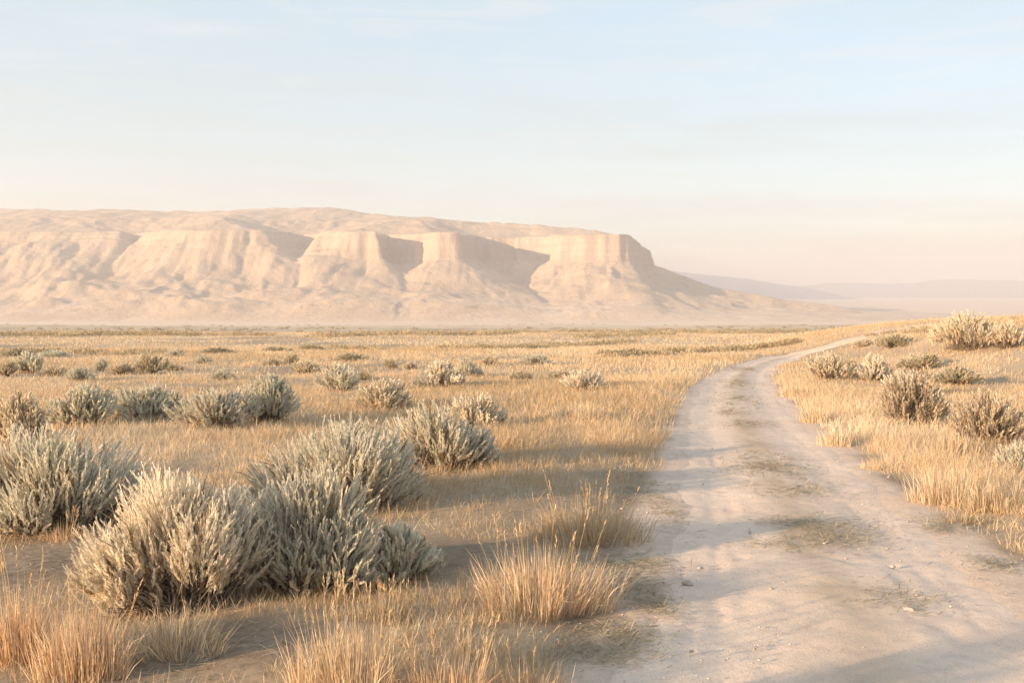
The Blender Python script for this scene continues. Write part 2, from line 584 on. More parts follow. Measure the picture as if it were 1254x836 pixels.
# ------------------------------------------------------------------ ground sheet
def build_ground():
    rings = np.concatenate([[0.0], np.geomspace(0.4, 14000, 500)])
    az = np.radians(np.concatenate([np.arange(-42, 42, 0.22), np.arange(42, 318, 3.0)]))
    R, A = np.meshgrid(rings, az, indexing="ij")
    x = (R * np.sin(A)).ravel(); y = (R * np.cos(A)).ravel()
    _, edge = road_dist(x, y)
    z = H(x, y, edge)
    cov = cover(x, y, edge)
    r = np.hypot(x, y)
    col = np.zeros((len(x), 3))
    col[:, 0] = cov
    sandn = 0.35 * fbm(x / 0.8, y / 0.8, 3, 85)
    col[:, 2] = (1 - sstep(-0.05, 0.30, edge + sandn * 0.7)) * (r < 260)
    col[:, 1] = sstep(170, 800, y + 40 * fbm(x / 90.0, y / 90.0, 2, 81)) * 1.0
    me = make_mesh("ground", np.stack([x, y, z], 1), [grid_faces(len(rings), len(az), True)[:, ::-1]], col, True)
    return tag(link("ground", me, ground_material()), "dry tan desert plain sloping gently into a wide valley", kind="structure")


def build_road():
    st = [0.0]
    j = 0
    s_tot = 0.25 * (len(PX) - 1)
    while st[-1] < s_tot:
        k = min(int(st[-1] / 0.25), len(PX) - 1)
        d = math.hypot(PX[k], PY[k])
        st.append(st[-1] + min(max(0.035, 0.006 * d), 0.8))
    st = np.array(st[:-1])
    sd = np.arange(len(PX)) * 0.25
    cx = np.interp(st, sd, PX); cy = np.interp(st, sd, PY); w = np.interp(st, sd, PW)
    tx = np.interp(st, sd, _tx); ty = np.interp(st, sd, _ty)
    nc = 85
    u = np.linspace(-1, 1, nc)
    wob = 1.0 + 0.0 * u
    U, S = np.meshgrid(u, np.arange(len(st)))
    ragL = 0.16 * fbm(st / 1.1, np.zeros_like(st), 3, 91) + 0.05
    ragR = 0.16 * fbm(st / 1.1, np.zeros_like(st) + 7, 3, 92) + 0.05
    wl = np.where(U < 0, (w + ragL)[:, None], (w + ragR)[:, None])
    lat = U * wl
    x = cx[:, None] + ty[:, None] * lat; y = cy[:, None] - tx[:, None] * lat
    q = lat / w[:, None]
    z = H_base(x, y)
    rut = -0.020 * np.exp(-((np.abs(q) - 0.52) / 0.20) ** 2) + 0.012 * np.exp(-(q / 0.22) ** 2) 
    rr = np.hypot(x, y)
    nz = 0.018 * fbm(x / 1.5, y / 1.5, 2, 101) + 0.010 * fbm(x / 0.22, y / 0.22, 3, 111) * (1 - sstep(12, 25, rr))
    fine = 0.010 * fbm(lat / 0.10, st[:, None] / 0.9, 2, 121) * np.exp(-((np.abs(q) - 0.52) / 0.22) ** 2)
    inner = 1 - sstep(0.72, 0.95, np.abs(U))
    z = z + (rut + nz + fine * (1 - sstep(10, 25, rr))) * inner + 0.004
    edge_drop = sstep(0.60, 1.0, np.abs(U))
    z = z - 0.030 * edge_drop
    cen = np.exp(-(q / 0.20) ** 2) * np.clip(0.55 + 0.9 * fbm(x / 0.9, y / 1.6, 4, 131), 0, 1)
    ed = 0.35 * sstep(0.80, 1.1, np.abs(U) + 0.3 * fbm(x / 0.5, y / 0.5, 3, 141))
    col = np.zeros((x.size, 3)); col[:, 0] = np.clip(np.maximum(cen, ed), 0, 1).ravel()
    me = make_mesh("road", np.stack([x.ravel(), y.ravel(), z.ravel()], 1), [grid_faces(len(st), nc)[:, ::-1]], col, True)
    if me.polygons[0].normal.z < 0:
        me.flip_normals()
    return tag(link("road", me, road_material()), "pale sandy two track road curving away behind the rise", kind="structure")


ground = build_ground()
road = build_road()
print("ground up?", ground.data.polygons[3000].normal.z, road.data.polygons[100].normal.z)


# ------------------------------------------------------------------ the mesa
def seg_dist(x, y, P):
    """distance to polyline P, and where along it"""
    best = np.full(x.shape, 1e18); par = np.zeros(x.shape)
    acc = 0.0
    for a, b in zip(P[:-1], P[1:]):
        d = b - a; L2 = float(d @ d)
        t = np.clip(((x - a[0]) * d[0] + (y - a[1]) * d[1]) / L2, 0, 1)
        q = (x - a[0] - t * d[0]) ** 2 + (y - a[1] - t * d[1]) ** 2
        m = q < best
        best = np.where(m, q, best); par = np.where(m, acc + t * math.sqrt(L2), par)
        acc += math.sqrt(L2)
    return np.sqrt(best), par


def inside_poly(x, y, P):
    c = np.zeros(x.shape, bool)
    for a, b in zip(P, np.roll(P, -1, 0)):
        cond = (a[1] > y) != (b[1] > y)
        with np.errstate(divide="ignore", invalid="ignore"):
            xi = (b[0] - a[0]) * (y - a[1]) / (b[1] - a[1]) + a[0]
        c ^= cond & (x < xi)
    return c


def build_mesa():
    def rx(px, d):
        return (px - 627.0) / F * d
    rim_px = [(-900, 1720), (-500, 1660), (-240, 1690), (-60, 1665), (60, 1690), (150, 1690), (162, 1735), (176, 1735), (186, 1685), (230, 1640), (290, 1640), (326, 1655),
              (338, 1715), (372, 1800), (396, 1770), (400, 1690), (430, 1655), (462, 1644), (464, 1722), (478, 1738), (500, 1712), (520, 1680), (530, 1650),
              (556, 1645), (563, 1650), (565, 1745), (588, 1795), (630, 1800), (672, 1768), (690, 1720), (720, 1700), (758, 1690), (768, 1696)]
    P = [np.array([rx(a, d), d]) for a, d in rim_px]
    P += [np.array([218, 1735]), np.array([246, 1800]), np.array([262, 1900]), np.array([230, 2060]), np.array([280, 2400]), np.array([200, 3300])]
    P = np.array(P)
    poly = np.concatenate([P, [[-2600, 3300], [-2600, 1720]]])
    gx = np.arange(-1900, 900, 3.2)
    gy = np.concatenate([np.arange(1330, 1600, 3.4), np.arange(1600, 1830, 2.0), np.arange(1830, 2000, 5.0), np.arange(2000, 3300, 18.0)])
    X, Y = np.meshgrid(gx, gy)
    # warp gives the rim its flutes and small notches
    wx = 9 * fbm(X / 60, Y / 60, 3, 201) + 3.5 * fbm(X / 11, Y / 11, 2, 205)
    wy = 9 * fbm(X / 55, Y / 55, 3, 211) + 4.0 * fbm(X / 12, Y / 160, 3, 215)
    x = X + wx; y = Y + wy
    d, par = seg_dist(x, y, P)
    ins = inside_poly(x, y, poly)
    s = np.where(ins, -d, d)
    # rim height falls a little from left to right; cliff is taller to the right
    rim_h = 104 + 5 * fbm(X / 120.0, Y / 120.0, 3, 221) - 3 * sstep(-1000, 240, X) - 24 * sstep(192, 252, X + 5 * fbm(X / 20, Y / 20, 2, 223))
    cl_h = np.interp(X, [-1400, -700, -560, -420, -300, -120, 100, 300], [16, 20, 30, 38, 46, 48, 44, 44]) + 7 * fbm(X / 70, Y / 70, 2, 225)
    cl_w = np.interp(X, [-1400, -700, -560, -300, 100, 300], [34, 28, 18, 10, 9, 11])
    base = -39.0
    sp = np.clip(s - cl_w * (1 + 3.0 * np.exp(-((X + 350 + 0.25 * (Y - 1700)) / 62.0) ** 2)), 0, None)
    tal = rim_h - cl_h - base
    # gullies and spurs on the talus run down the slope
    g = fbm(par / 38.0, sp / 160.0, 4, 231)
    rid = 1 - 2 * np.abs(fbm(par / 62.0 + 0.25 * fbm(X / 50, Y / 50, 2, 235), sp / 240.0, 3, 241))
    scale_len = 100 + 30 * fbm(X / 150.0, Y / 200.0, 2, 245) + 30 * sstep(-500, -900, X)
    talus = tal * (0.74 * np.exp(-(sp / scale_len) ** 1.12) + 0.26 * np.exp(-(sp / 235.0) ** 1.3))
    amp = np.clip(sp / 45.0, 0, 1) * np.exp(-sp / 170.0)
    talus = talus + amp * (10 * rid + 7 * g) + np.clip(sp / 30.0, 0, 1) * (3.2 * fbm(par / 10.0, sp / 70.0, 3, 243) * np.exp(-sp / 200.0) + 1.1 * fbm(X / 13, Y / 13, 3, 247))
    foot = np.exp(-((sp - 175) / 85.0) ** 2)
    fh = np.clip(fbm(X / 110.0, Y / 62.0, 4, 251) + 0.25, 0, None)
    talus = talus + foot * fh * np.interp(X, [-1400, -500, -100, 100, 400], [30, 28, 15, 10, 6])
    # a ravine breaks the cliff near the middle, its slopes softer than the walls beside it
    rav = np.exp(-((X + 350 + 0.25 * (Y - 1700)) / 62.0) ** 2)
    cl_w = cl_w * (1 + 3.0 * rav)
    cliff_t = np.clip(s / cl_w, 0, 1)
    prof = cliff_t ** 0.9
    led = 0.05 * np.sin(prof * 6.283 * 2.0)
    cliff = rim_h - cl_h * np.clip(prof + led * (prof > 0) * (prof < 1), 0, 1)
    out = np.where(s < cl_w, cliff, base + talus)
    b = np.clip(-s, 0, None)
    up = 42 * sstep(0, 210, b) + 52 * sstep(160, 620, b) * (1 - sstep(-420, 150, X))
    up = up * np.interp(X, [-1900, -900, -700, -560, -430, -330, -120, 20, 160, 260], [0.86, 0.88, 0.88, 1.0, 1.06, 0.90, 1.0, 0.88, 0.45, 0.06])
    up = up + sstep(120, 420, b) * 9 * fbm(X / 170, Y / 400, 3, 265) * (1 - sstep(-150, 150, X))
    up = up + sstep(0, 80, b) * (5 * fbm(X / 90, Y / 90, 4, 261)) + sstep(10, 150, b) * 3.5 * fbm(X / 30, Y / 30, 3, 263)
    z = np.where(s < 0, rim_h + up, out)
    # ridge running out from the foot of the end cliff
    q1, t1 = seg_dist(X, Y, np.array([[246.0, 1800.0], [330, 1775], [500, 1735], [640, 1700]]))
    crest = np.interp(t1, [0, 60, 120, 190, 260, 340, 420], [54, 30, 11, -4, -15, -27, -40])
    rg = crest - q1 * 0.34 + 4 * fbm(X / 40, Y / 40, 3, 271)
    k = 6.0
    z = np.where(s > 0, np.maximum(z, rg) + 0.0, z)
    # sink the outer border into the plain
    fade = sstep(1330, 1420, Y) * sstep(900, 760, X)
    z = -41.5 + (z + 41.5) * fade
    V = np.stack([X.ravel(), Y.ravel(), z.ravel()], 1)
    me = make_mesh("mesa", V, [grid_faces(len(gy), len(gx))], None, True)
    if me.polygons[5].normal.z < 0:
        me.flip_normals()
    return tag(link("mesa", me, mesa_material()), "long pale sandstone mesa with fluted cliffs above eroded talus slopes", kind="structure")


mesa = build_mesa()


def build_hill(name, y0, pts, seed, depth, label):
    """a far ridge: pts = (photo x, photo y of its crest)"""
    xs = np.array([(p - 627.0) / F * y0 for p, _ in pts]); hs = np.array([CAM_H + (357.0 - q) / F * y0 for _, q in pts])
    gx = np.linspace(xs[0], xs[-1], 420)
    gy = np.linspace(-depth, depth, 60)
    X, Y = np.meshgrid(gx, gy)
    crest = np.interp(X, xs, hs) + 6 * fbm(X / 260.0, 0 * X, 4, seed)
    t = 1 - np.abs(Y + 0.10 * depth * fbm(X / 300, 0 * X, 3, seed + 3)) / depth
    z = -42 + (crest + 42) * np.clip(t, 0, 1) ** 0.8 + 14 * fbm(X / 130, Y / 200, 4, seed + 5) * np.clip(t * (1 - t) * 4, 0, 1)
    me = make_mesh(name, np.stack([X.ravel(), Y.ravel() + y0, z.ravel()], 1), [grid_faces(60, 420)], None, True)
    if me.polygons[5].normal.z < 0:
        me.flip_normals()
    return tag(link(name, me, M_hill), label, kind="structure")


M_hill = hill_material()
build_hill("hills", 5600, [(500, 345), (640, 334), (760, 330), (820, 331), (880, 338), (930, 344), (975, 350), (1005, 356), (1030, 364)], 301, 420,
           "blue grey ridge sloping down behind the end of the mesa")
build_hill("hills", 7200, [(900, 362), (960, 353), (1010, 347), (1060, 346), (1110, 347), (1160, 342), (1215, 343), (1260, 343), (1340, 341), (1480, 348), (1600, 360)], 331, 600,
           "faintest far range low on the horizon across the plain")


# ------------------------------------------------------------------ air
def build_haze():
    m, nt, out = new_mat("haze_air")
    v = nt.nodes.new("ShaderNodeVolumePrincipled")
    v.inputs["Color"].default_value = HAZE_COLOR
    v.inputs["Density"].default_value = HAZE_DENSITY
    v.inputs["Anisotropy"].default_value = 0.15
    nt.links.new(v.outputs[0], out.inputs["Volume"])
    a, z0, z1 = 15000.0, -70.0, 215.0
    vv = [(sx * a, sy * a, z) for z in (z0, z1) for sy in (-1, 1) for sx in (-1, 1)]
    ff = np.array([[0, 2, 3, 1], [4, 5, 7, 6], [0, 1, 5, 4], [2, 6, 7, 3], [0, 4, 6, 2], [1, 3, 7, 5]])
    me = make_mesh("haze", vv, [ff])
    return tag(link("haze", me, m), "thin pale warm haze over the whole plain", kind="stuff")


build_haze()


# ------------------------------------------------------------------ blades and leaves
class Cloud:
    """collects loose leaf-shaped faces"""

    def __init__(self):
        self.v, self.q, self.t, self.c, self.n = [], [], [], [], 0

    def blades(self, base, tip_dir, length, width, side, color, droop):
        """grass blades: quad + tip triangle, bending towards the ground by droop"""
        n = len(base)
        mid = base + tip_dir * (length * 0.55)[:, None]
        tip = base + tip_dir * length[:, None]
        hor = tip_dir.copy(); hor[:, 2] = 0
        tip = tip + hor * (length * droop)[:, None]
        tip[:, 2] -= length * droop * 0.55
        w = side * (width / 2)[:, None]
        V = np.stack([base - w, base + w, mid + w * 0.8, mid - w * 0.8, tip], 1).reshape(-1, 3)
        i = self.n + 5 * np.arange(n)[:, None]
        self.q.append(i + np.array([[0, 1, 2, 3]])); self.t.append(i + np.array([[3, 2, 4]]))
        self.v.append(V); self.c.append(np.repeat(color, 5, 0)); self.n += 5 * n

    def diamonds(self, base, direction, length, width, side, color, mid=0.5):
        n = len(base)
        m = base + direction * (length * mid)[:, None]
        tip = base + direction * length[:, None]
        w = side * (width / 2)[:, None]
        V = np.stack([base, m + w, tip, m - w], 1).reshape(-1, 3)
        i = self.n + 4 * np.arange(n)[:, None]
        self.q.append(i + np.array([[0, 1, 2, 3]]))
        self.v.append(V); self.c.append(np.repeat(color, 4, 0)); self.n += 4 * n

    def mesh(self, name):
        return make_mesh(name, np.concatenate(self.v), [np.concatenate(self.q)] + ([np.concatenate(self.t)] if self.t else []), np.concatenate(self.c))


def unit(a):
    return a / np.maximum(np.linalg.norm(a, axis=-1, keepdims=True), 1e-9)


def rand_perp(rng, d):
    r = rng.normal(size=d.shape)
    return unit(r - d * np.sum(r * d, 1, keepdims=True))


def tubes(paths, r0, r1):
    """three-sided tapered stems; paths (n, k, 3)"""
    n, k, _ = paths.shape
    d = np.gradient(paths, axis=1); d = unit(d)
    ref = np.where(np.abs(d[..., 2:3]) > 0.9, np.array([1.0, 0, 0]), np.array([0, 0, 1.0]))
    a = unit(np.cross(d, ref)); b = np.cross(d, a)
    t = np.linspace(0, 1, k)[None, :, None]
    rad = r0[:, None, None] * (1 - t) + r1[:, None, None] * t
    V = np.stack([paths + rad * (a * math.cos(q) + b * math.sin(q)) for q in (0, 2.094, 4.189)], 2)
    i = (np.arange(n) * k * 3)[:, None, None, None]
    j = (np.arange(k - 1) * 3)[None, :, None, None]
    m = np.arange(3)[None, None, :, None]
    m2 = (np.arange(3) + 1)[None, None, :, None] % 3
    f = np.concatenate([i + j + m, i + j + m2, i + j + 3 + m2, i + j + 3 + m], -1).reshape(-1, 4)
    return V.reshape(-1, 3), f


SAGE = {  # leaf colours: (main, second, share of second)
    "silver": ((0.68, 0.645, 0.53), (0.79, 0.72, 0.58), 0.45),
    "cream": ((0.85, 0.76, 0.61), (0.89, 0.80, 0.65), 0.4),
    "green": ((0.66, 0.635, 0.515), (0.77, 0.71, 0.57), 0.45),
    "tan": ((0.82, 0.69, 0.52), (0.70, 0.62, 0.46), 0.4),
    "olive": ((0.54, 0.465, 0.315), (0.66, 0.55, 0.38), 0.35),
    "twiggy": ((0.62, 0.49, 0.35), (0.52, 0.43, 0.30), 0.4),
}


def sage_meshes(w, dep, h, plumes, leaves, llen, lwid, seed, tone="silver", lobes=9, upright=0.55, twig=1.0, shoot=(0.20, 0.50)):
    """leaf mesh and stem mesh of one sagebrush, w x dep x h metres, standing on the origin"""
    rng = np.random.default_rng(seed)
    # lobes: rounded sub-crowns at different heights
    la = rng.uniform(0, 2 * math.pi, lobes); la = np.linspace(0, 2 * math.pi, lobes, endpoint=False) + rng.normal(0, 0.35, lobes)
    lr = np.where(np.arange(lobes) % 3 == 0, rng.uniform(0.05, 0.3, lobes), rng.uniform(0.48, 0.78, lobes))
    lrad = rng.uniform(0.30, 0.44, lobes)
    lz = np.clip(0.64 - 0.52 * lr + rng.normal(0, 0.09, lobes), 0.16, 0.72)
    C = np.stack([lr * np.cos(la) * w / 2, lr * np.sin(la) * dep / 2, lz * h], 1)
    R = np.stack([lrad * w / 2 * 1.05, lrad * dep / 2 * 1.05, lrad * h * rng.uniform(0.85, 1.1, lobes)], 1)
    wt_ = lrad ** 2; wt_ = wt_ / wt_.sum()
    L = rng.choice(lobes, plumes, p=wt_)
    dv = rng.normal(size=(plumes, 3)); dv[:, 2] = np.abs(dv[:, 2]) * 1.0 - 0.45
    dv = unit(dv)
    rad = rng.uniform(0.55, 1.06, plumes) ** 0.55
    tip = C[L] + dv * R[L] * rad[:, None]
    tip[:, 2] = np.maximum(tip[:, 2], 0.07 * h + 0.09 * h * rng.random(plumes))
    out = tip.copy(); out[:, 2] = 0.55 * tip[:, 2] + 0.16 * h
    axis = unit(unit(out) * (1 - upright) + unit(dv * np.array([1, 1, 0.6])) * 0.25 + np.array([0, 0, 1.0]) * upright + rng.normal(0, 0.12, (plumes, 3)))
    sl = h * (shoot[0] + (shoot[1] - shoot[0]) * rng.random(plumes) ** 1.3)
    sl *= np.clip(tip[:, 2] / (0.45 * h), 0.45, 1.0)
    tip = tip + axis * (sl * 0.25)[:, None]
    start = tip - axis * sl[:, None]
    start[:, 2] = np.maximum(start[:, 2], 0.02)
    # colours, one per plume
    a, b, share = SAGE[tone]
    pc = np.where((rng.random(plumes) < share)[:, None], np.array(b), np.array(a)) * rng.uniform(0.80, 1.18, plumes)[:, None]
    lobec = rng.uniform(0.9, 1.1, lobes)[L][:, None]
    pc = pc * lobec
    old = rng.random(plumes) < 0.05
    pc[old] = np.array([0.40, 0.27, 0.15]) * rng.uniform(0.8, 1.1, old.sum())[:, None]
    # leaves
    t = np.linspace(0.04, 1.0, leaves)[None, :] + rng.normal(0, 0.02, (plumes, leaves))
    bend = rand_perp(rng, axis) * (sl * 0.10)[:, None]
    pos = start[:, None] + axis[:, None] * (sl[:, None] * t)[..., None] + bend[:, None] * (np.sin(t * math.pi))[..., None]
    ax = np.repeat(axis[:, None], leaves, 1).reshape(-1, 3)
    pos = pos.reshape(-1, 3); tt = t.ravel()
    pr = rand_perp(rng, ax)
    al = np.radians(rng.uniform(5, 30, len(tt))) * (1.05 - 0.65 * np.clip(tt, 0, 1))
    ld = unit(ax * np.cos(al)[:, None] + pr * np.sin(al)[:, None])
    ll = llen * rng.uniform(0.7, 1.25, len(tt)) * (0.75 + 0.7 * tt * (1 - tt) * 2 - 0.25 * tt)
    side = rand_perp(rng, ld)
    lc = np.repeat(pc, leaves, 0) * rng.uniform(0.88, 1.12, len(tt))[:, None]
    # about half the shoots end in a straw coloured seed spike
    spike = np.repeat((rng.random(plumes) < 0.55) * rng.uniform(0.3, 0.9, plumes), leaves) * np.clip((tt - 0.55) / 0.3, 0, 1)
    lc = lc * (1 - spike[:, None]) + np.array([[0.82, 0.745, 0.60]]) * spike[:, None]
    cl = Cloud()
    cl.diamonds(pos, ld, ll, np.full(len(tt), lwid) * rng.uniform(0.8, 1.2, len(tt)), side, lc, 0.55)
    leafmesh = cl.mesh("sage_foliage")
    # stems: to most shoots from the crown of the root, through the lobes
    n = int(min(plumes, max(14, plumes * 0.5 * twig)))
    pick = rng.choice(plumes, n, replace=False)
    root = np.stack([rng.normal(0, 0.11 * w, n), rng.normal(0, 0.11 * dep, n), np.full(n, -0.03)], 1)
    end = start[pick] + axis[pick] * (sl[pick] * (0.75 if twig > 1 else 0.5))[:, None]
    k = 6
    tk = np.linspace(0, 1, k)[None, :, None]
    m1 = root + (end - root) * 0.5; m1[:, 2] -= 0.08 * h * rng.random(n); m1 += rng.normal(0, 0.03 * h, (n, 3)); m1[:, 2] = np.maximum(m1[:, 2], 0.03)
    path = (1 - tk) ** 2 * root[:, None] + 2 * tk * (1 - tk) * m1[:, None] + tk ** 2 * end[:, None]
    path[:, 1:-1] += rng.normal(0, 0.008 * h, (n, k - 2, 3))
    th = np.maximum(0.0035, 0.011 * h) * rng.uniform(0.5, 1.2, n)
    V, f = tubes(path, th, th * 0.25)
    # a few thick old boles at the root
    nb = 7
    ba = rng.uniform(0, 6.283, nb)
    bend_ = np.stack([np.cos(ba) * w * 0.22, np.sin(ba) * dep * 0.22, rng.uniform(0.22, 0.42, nb) * h], 1)
    broot = np.stack([rng.normal(0, 0.03 * w, nb), rng.normal(0, 0.03 * dep, nb), np.full(nb, -0.05)], 1)
    bm_ = (broot + bend_) / 2 + rng.normal(0, 0.04 * h, (nb, 3))
    bp = (1 - tk) ** 2 * broot[:, None] + 2 * tk * (1 - tk) * bm_[:, None] + tk ** 2 * bend_[:, None]
    V2, f2 = tubes(bp, np.full(nb, 0.035 * h), np.full(nb, 0.012 * h))
    # bare dead twigs and old flower stalks poking past the leaves
    nd = int(8 + plumes * 0.07)
    pk = rng.choice(plumes, nd)
    dend = tip[pk] + (unit(dv[pk]) * 0.5 + np.array([0, 0, 0.6])) * h * rng.uniform(0.03, 0.16, nd)[:, None] + rng.normal(0, 0.04 * h, (nd, 3))
    droot = np.stack([rng.normal(0, 0.1 * w, nd), rng.normal(0, 0.1 * dep, nd), np.full(nd, 0.02)], 1)
    dm = (droot + dend) / 2 + rng.normal(0, 0.07 * h, (nd, 3)); dm[:, 2] = np.maximum(dm[:, 2], 0.05)
    dp = (1 - tk) ** 2 * droot[:, None] + 2 * tk * (1 - tk) * dm[:, None] + tk ** 2 * dend[:, None]
    dp[:, 1:-1] += rng.normal(0, 0.015 * h, (nd, k - 2, 3))
    V3, f3 = tubes(dp, np.full(nd, 0.008 * h), np.full(nd, 0.0025 * h))
    stemmesh = make_mesh("sage_stem", np.concatenate([V, V2, V3]), [np.concatenate([f, f2 + len(V), f3 + len(V) + len(V2)])])
    return leafmesh, stemmesh


def place_sage(px, py, wpx, hpx, meshes, ref, label, group, name="sagebrush", rot=None, back=0.25, cat="shrub"):
    """stand a shrub where the photo shows its foot; ref = (w, h) the meshes were made at"""
    g = pix(px, py)
    dist = g[1]
    w = wpx / F * dist; h = hpx / F * dist
    g = g + unit(g[None])[0] * (w * back)
    root = bpy.data.objects.new(name, None)
    root.empty_display_size = 0.1
    COL.objects.link(root)
    root.location = (g[0], g[1], zat(g[0], g[1]) - 0.01)
    root.rotation_euler = (0, 0, rot if rot is not None else 0)
    sx = w / ref[0]; sz = h / ref[1]
    root.scale = (sx, sx, sz)
    tag(root, label, cat, group)
    for nm, me, mat in (("foliage", meshes[0], M_leaf), ("stem", meshes[1], M_stem)):
        link(nm, me, mat, root)
    return root


def pw(px, py, wpx, hpx):
    d = pix(px, py)[1]
    return wpx / F * d, hpx / F * d


G_FRONT = "large sagebrush in the foreground"
FRONT = [  # px, foot y, width, height, tone, plumes, lobes, seed, label
    (220, 758, 246, 178, "cream", 900, 12, 11, "largest cream sagebrush, lit by the sun, behind the splayed straw tuft"),
    (374, 734, 206, 148, "silver", 760, 11, 12, "grey sagebrush in half shade, crowded against the flank of the cream one"),
    (490, 726, 118, 66, "silver", 260, 7, 13, "low spreading sagebrush nearest the orange grass tuft"),
    (420, 634, 218, 124, "silver", 820, 12, 14, "broad silvery sagebrush with feathery tips behind the two biggest"),
    (540, 584, 156, 80, "silver", 520, 9, 15, "grey sagebrush rounded at the end of the foreground thicket"),
    (62, 658, 226, 132, "silver", 880, 12, 16, "dark grey green sagebrush cut off by the frame, ahead of the tan one"),
    (584, 578, 62, 42, "green", 150, 5, 17, "small dark green sagebrush at the tail of the thicket facing the road"),
]
for (px, py, wp, hp, tone, npl, lob, seed, label) in FRONT:
    w, h = pw(px, py, wp, hp)
    d = pix(px, py)[1]
    ms = sage_meshes(w, w * 0.85, h, int(npl * 1.75), 60, 0.046 + 0.0014 * d, 0.0050 + 0.00035 * d, seed, tone, lob)
    place_sage(px, py, wp, hp, ms, (w, h), label, G_FRONT)

# one more of the same thicket stands outside the frame and throws its shade over the near road
for (gx_, gy_, w, h, seed, label) in [(-2.65, 2.72, 1.3, 1.2, 61, "sagebrush outside the frame whose shade crosses the near road")]:
    ms = sage_meshes(w, w * 0.85, h, 620, 40, 0.055, 0.012, seed, "silver", 10)
    root = bpy.data.objects.new("sagebrush", None); COL.objects.link(root)
    root.location = (gx_, gy_, zat(gx_, gy_) - 0.01)
    tag(root, label, "shrub", G_FRONT)
    link("foliage", ms[0], M_leaf, root); link("stem", ms[1], M_stem, root)

# ---- mid-field shrubs, each its own shape class
proto = {}


def get_proto(tone, k):
    key = (tone, k)
    if key not in proto:
        tw = tone == "twiggy"
        proto[key] = sage_meshes(1.3, 1.2, 0.85, 190 if tw else 300, 22, 0.10, 0.024, 500 + 37 * k + sum(map(ord, tone)), tone, 8,
                                 0.62 if tw else 0.5, 1.6 if tw else 0.8, (0.24, 0.42))
    return proto[key]


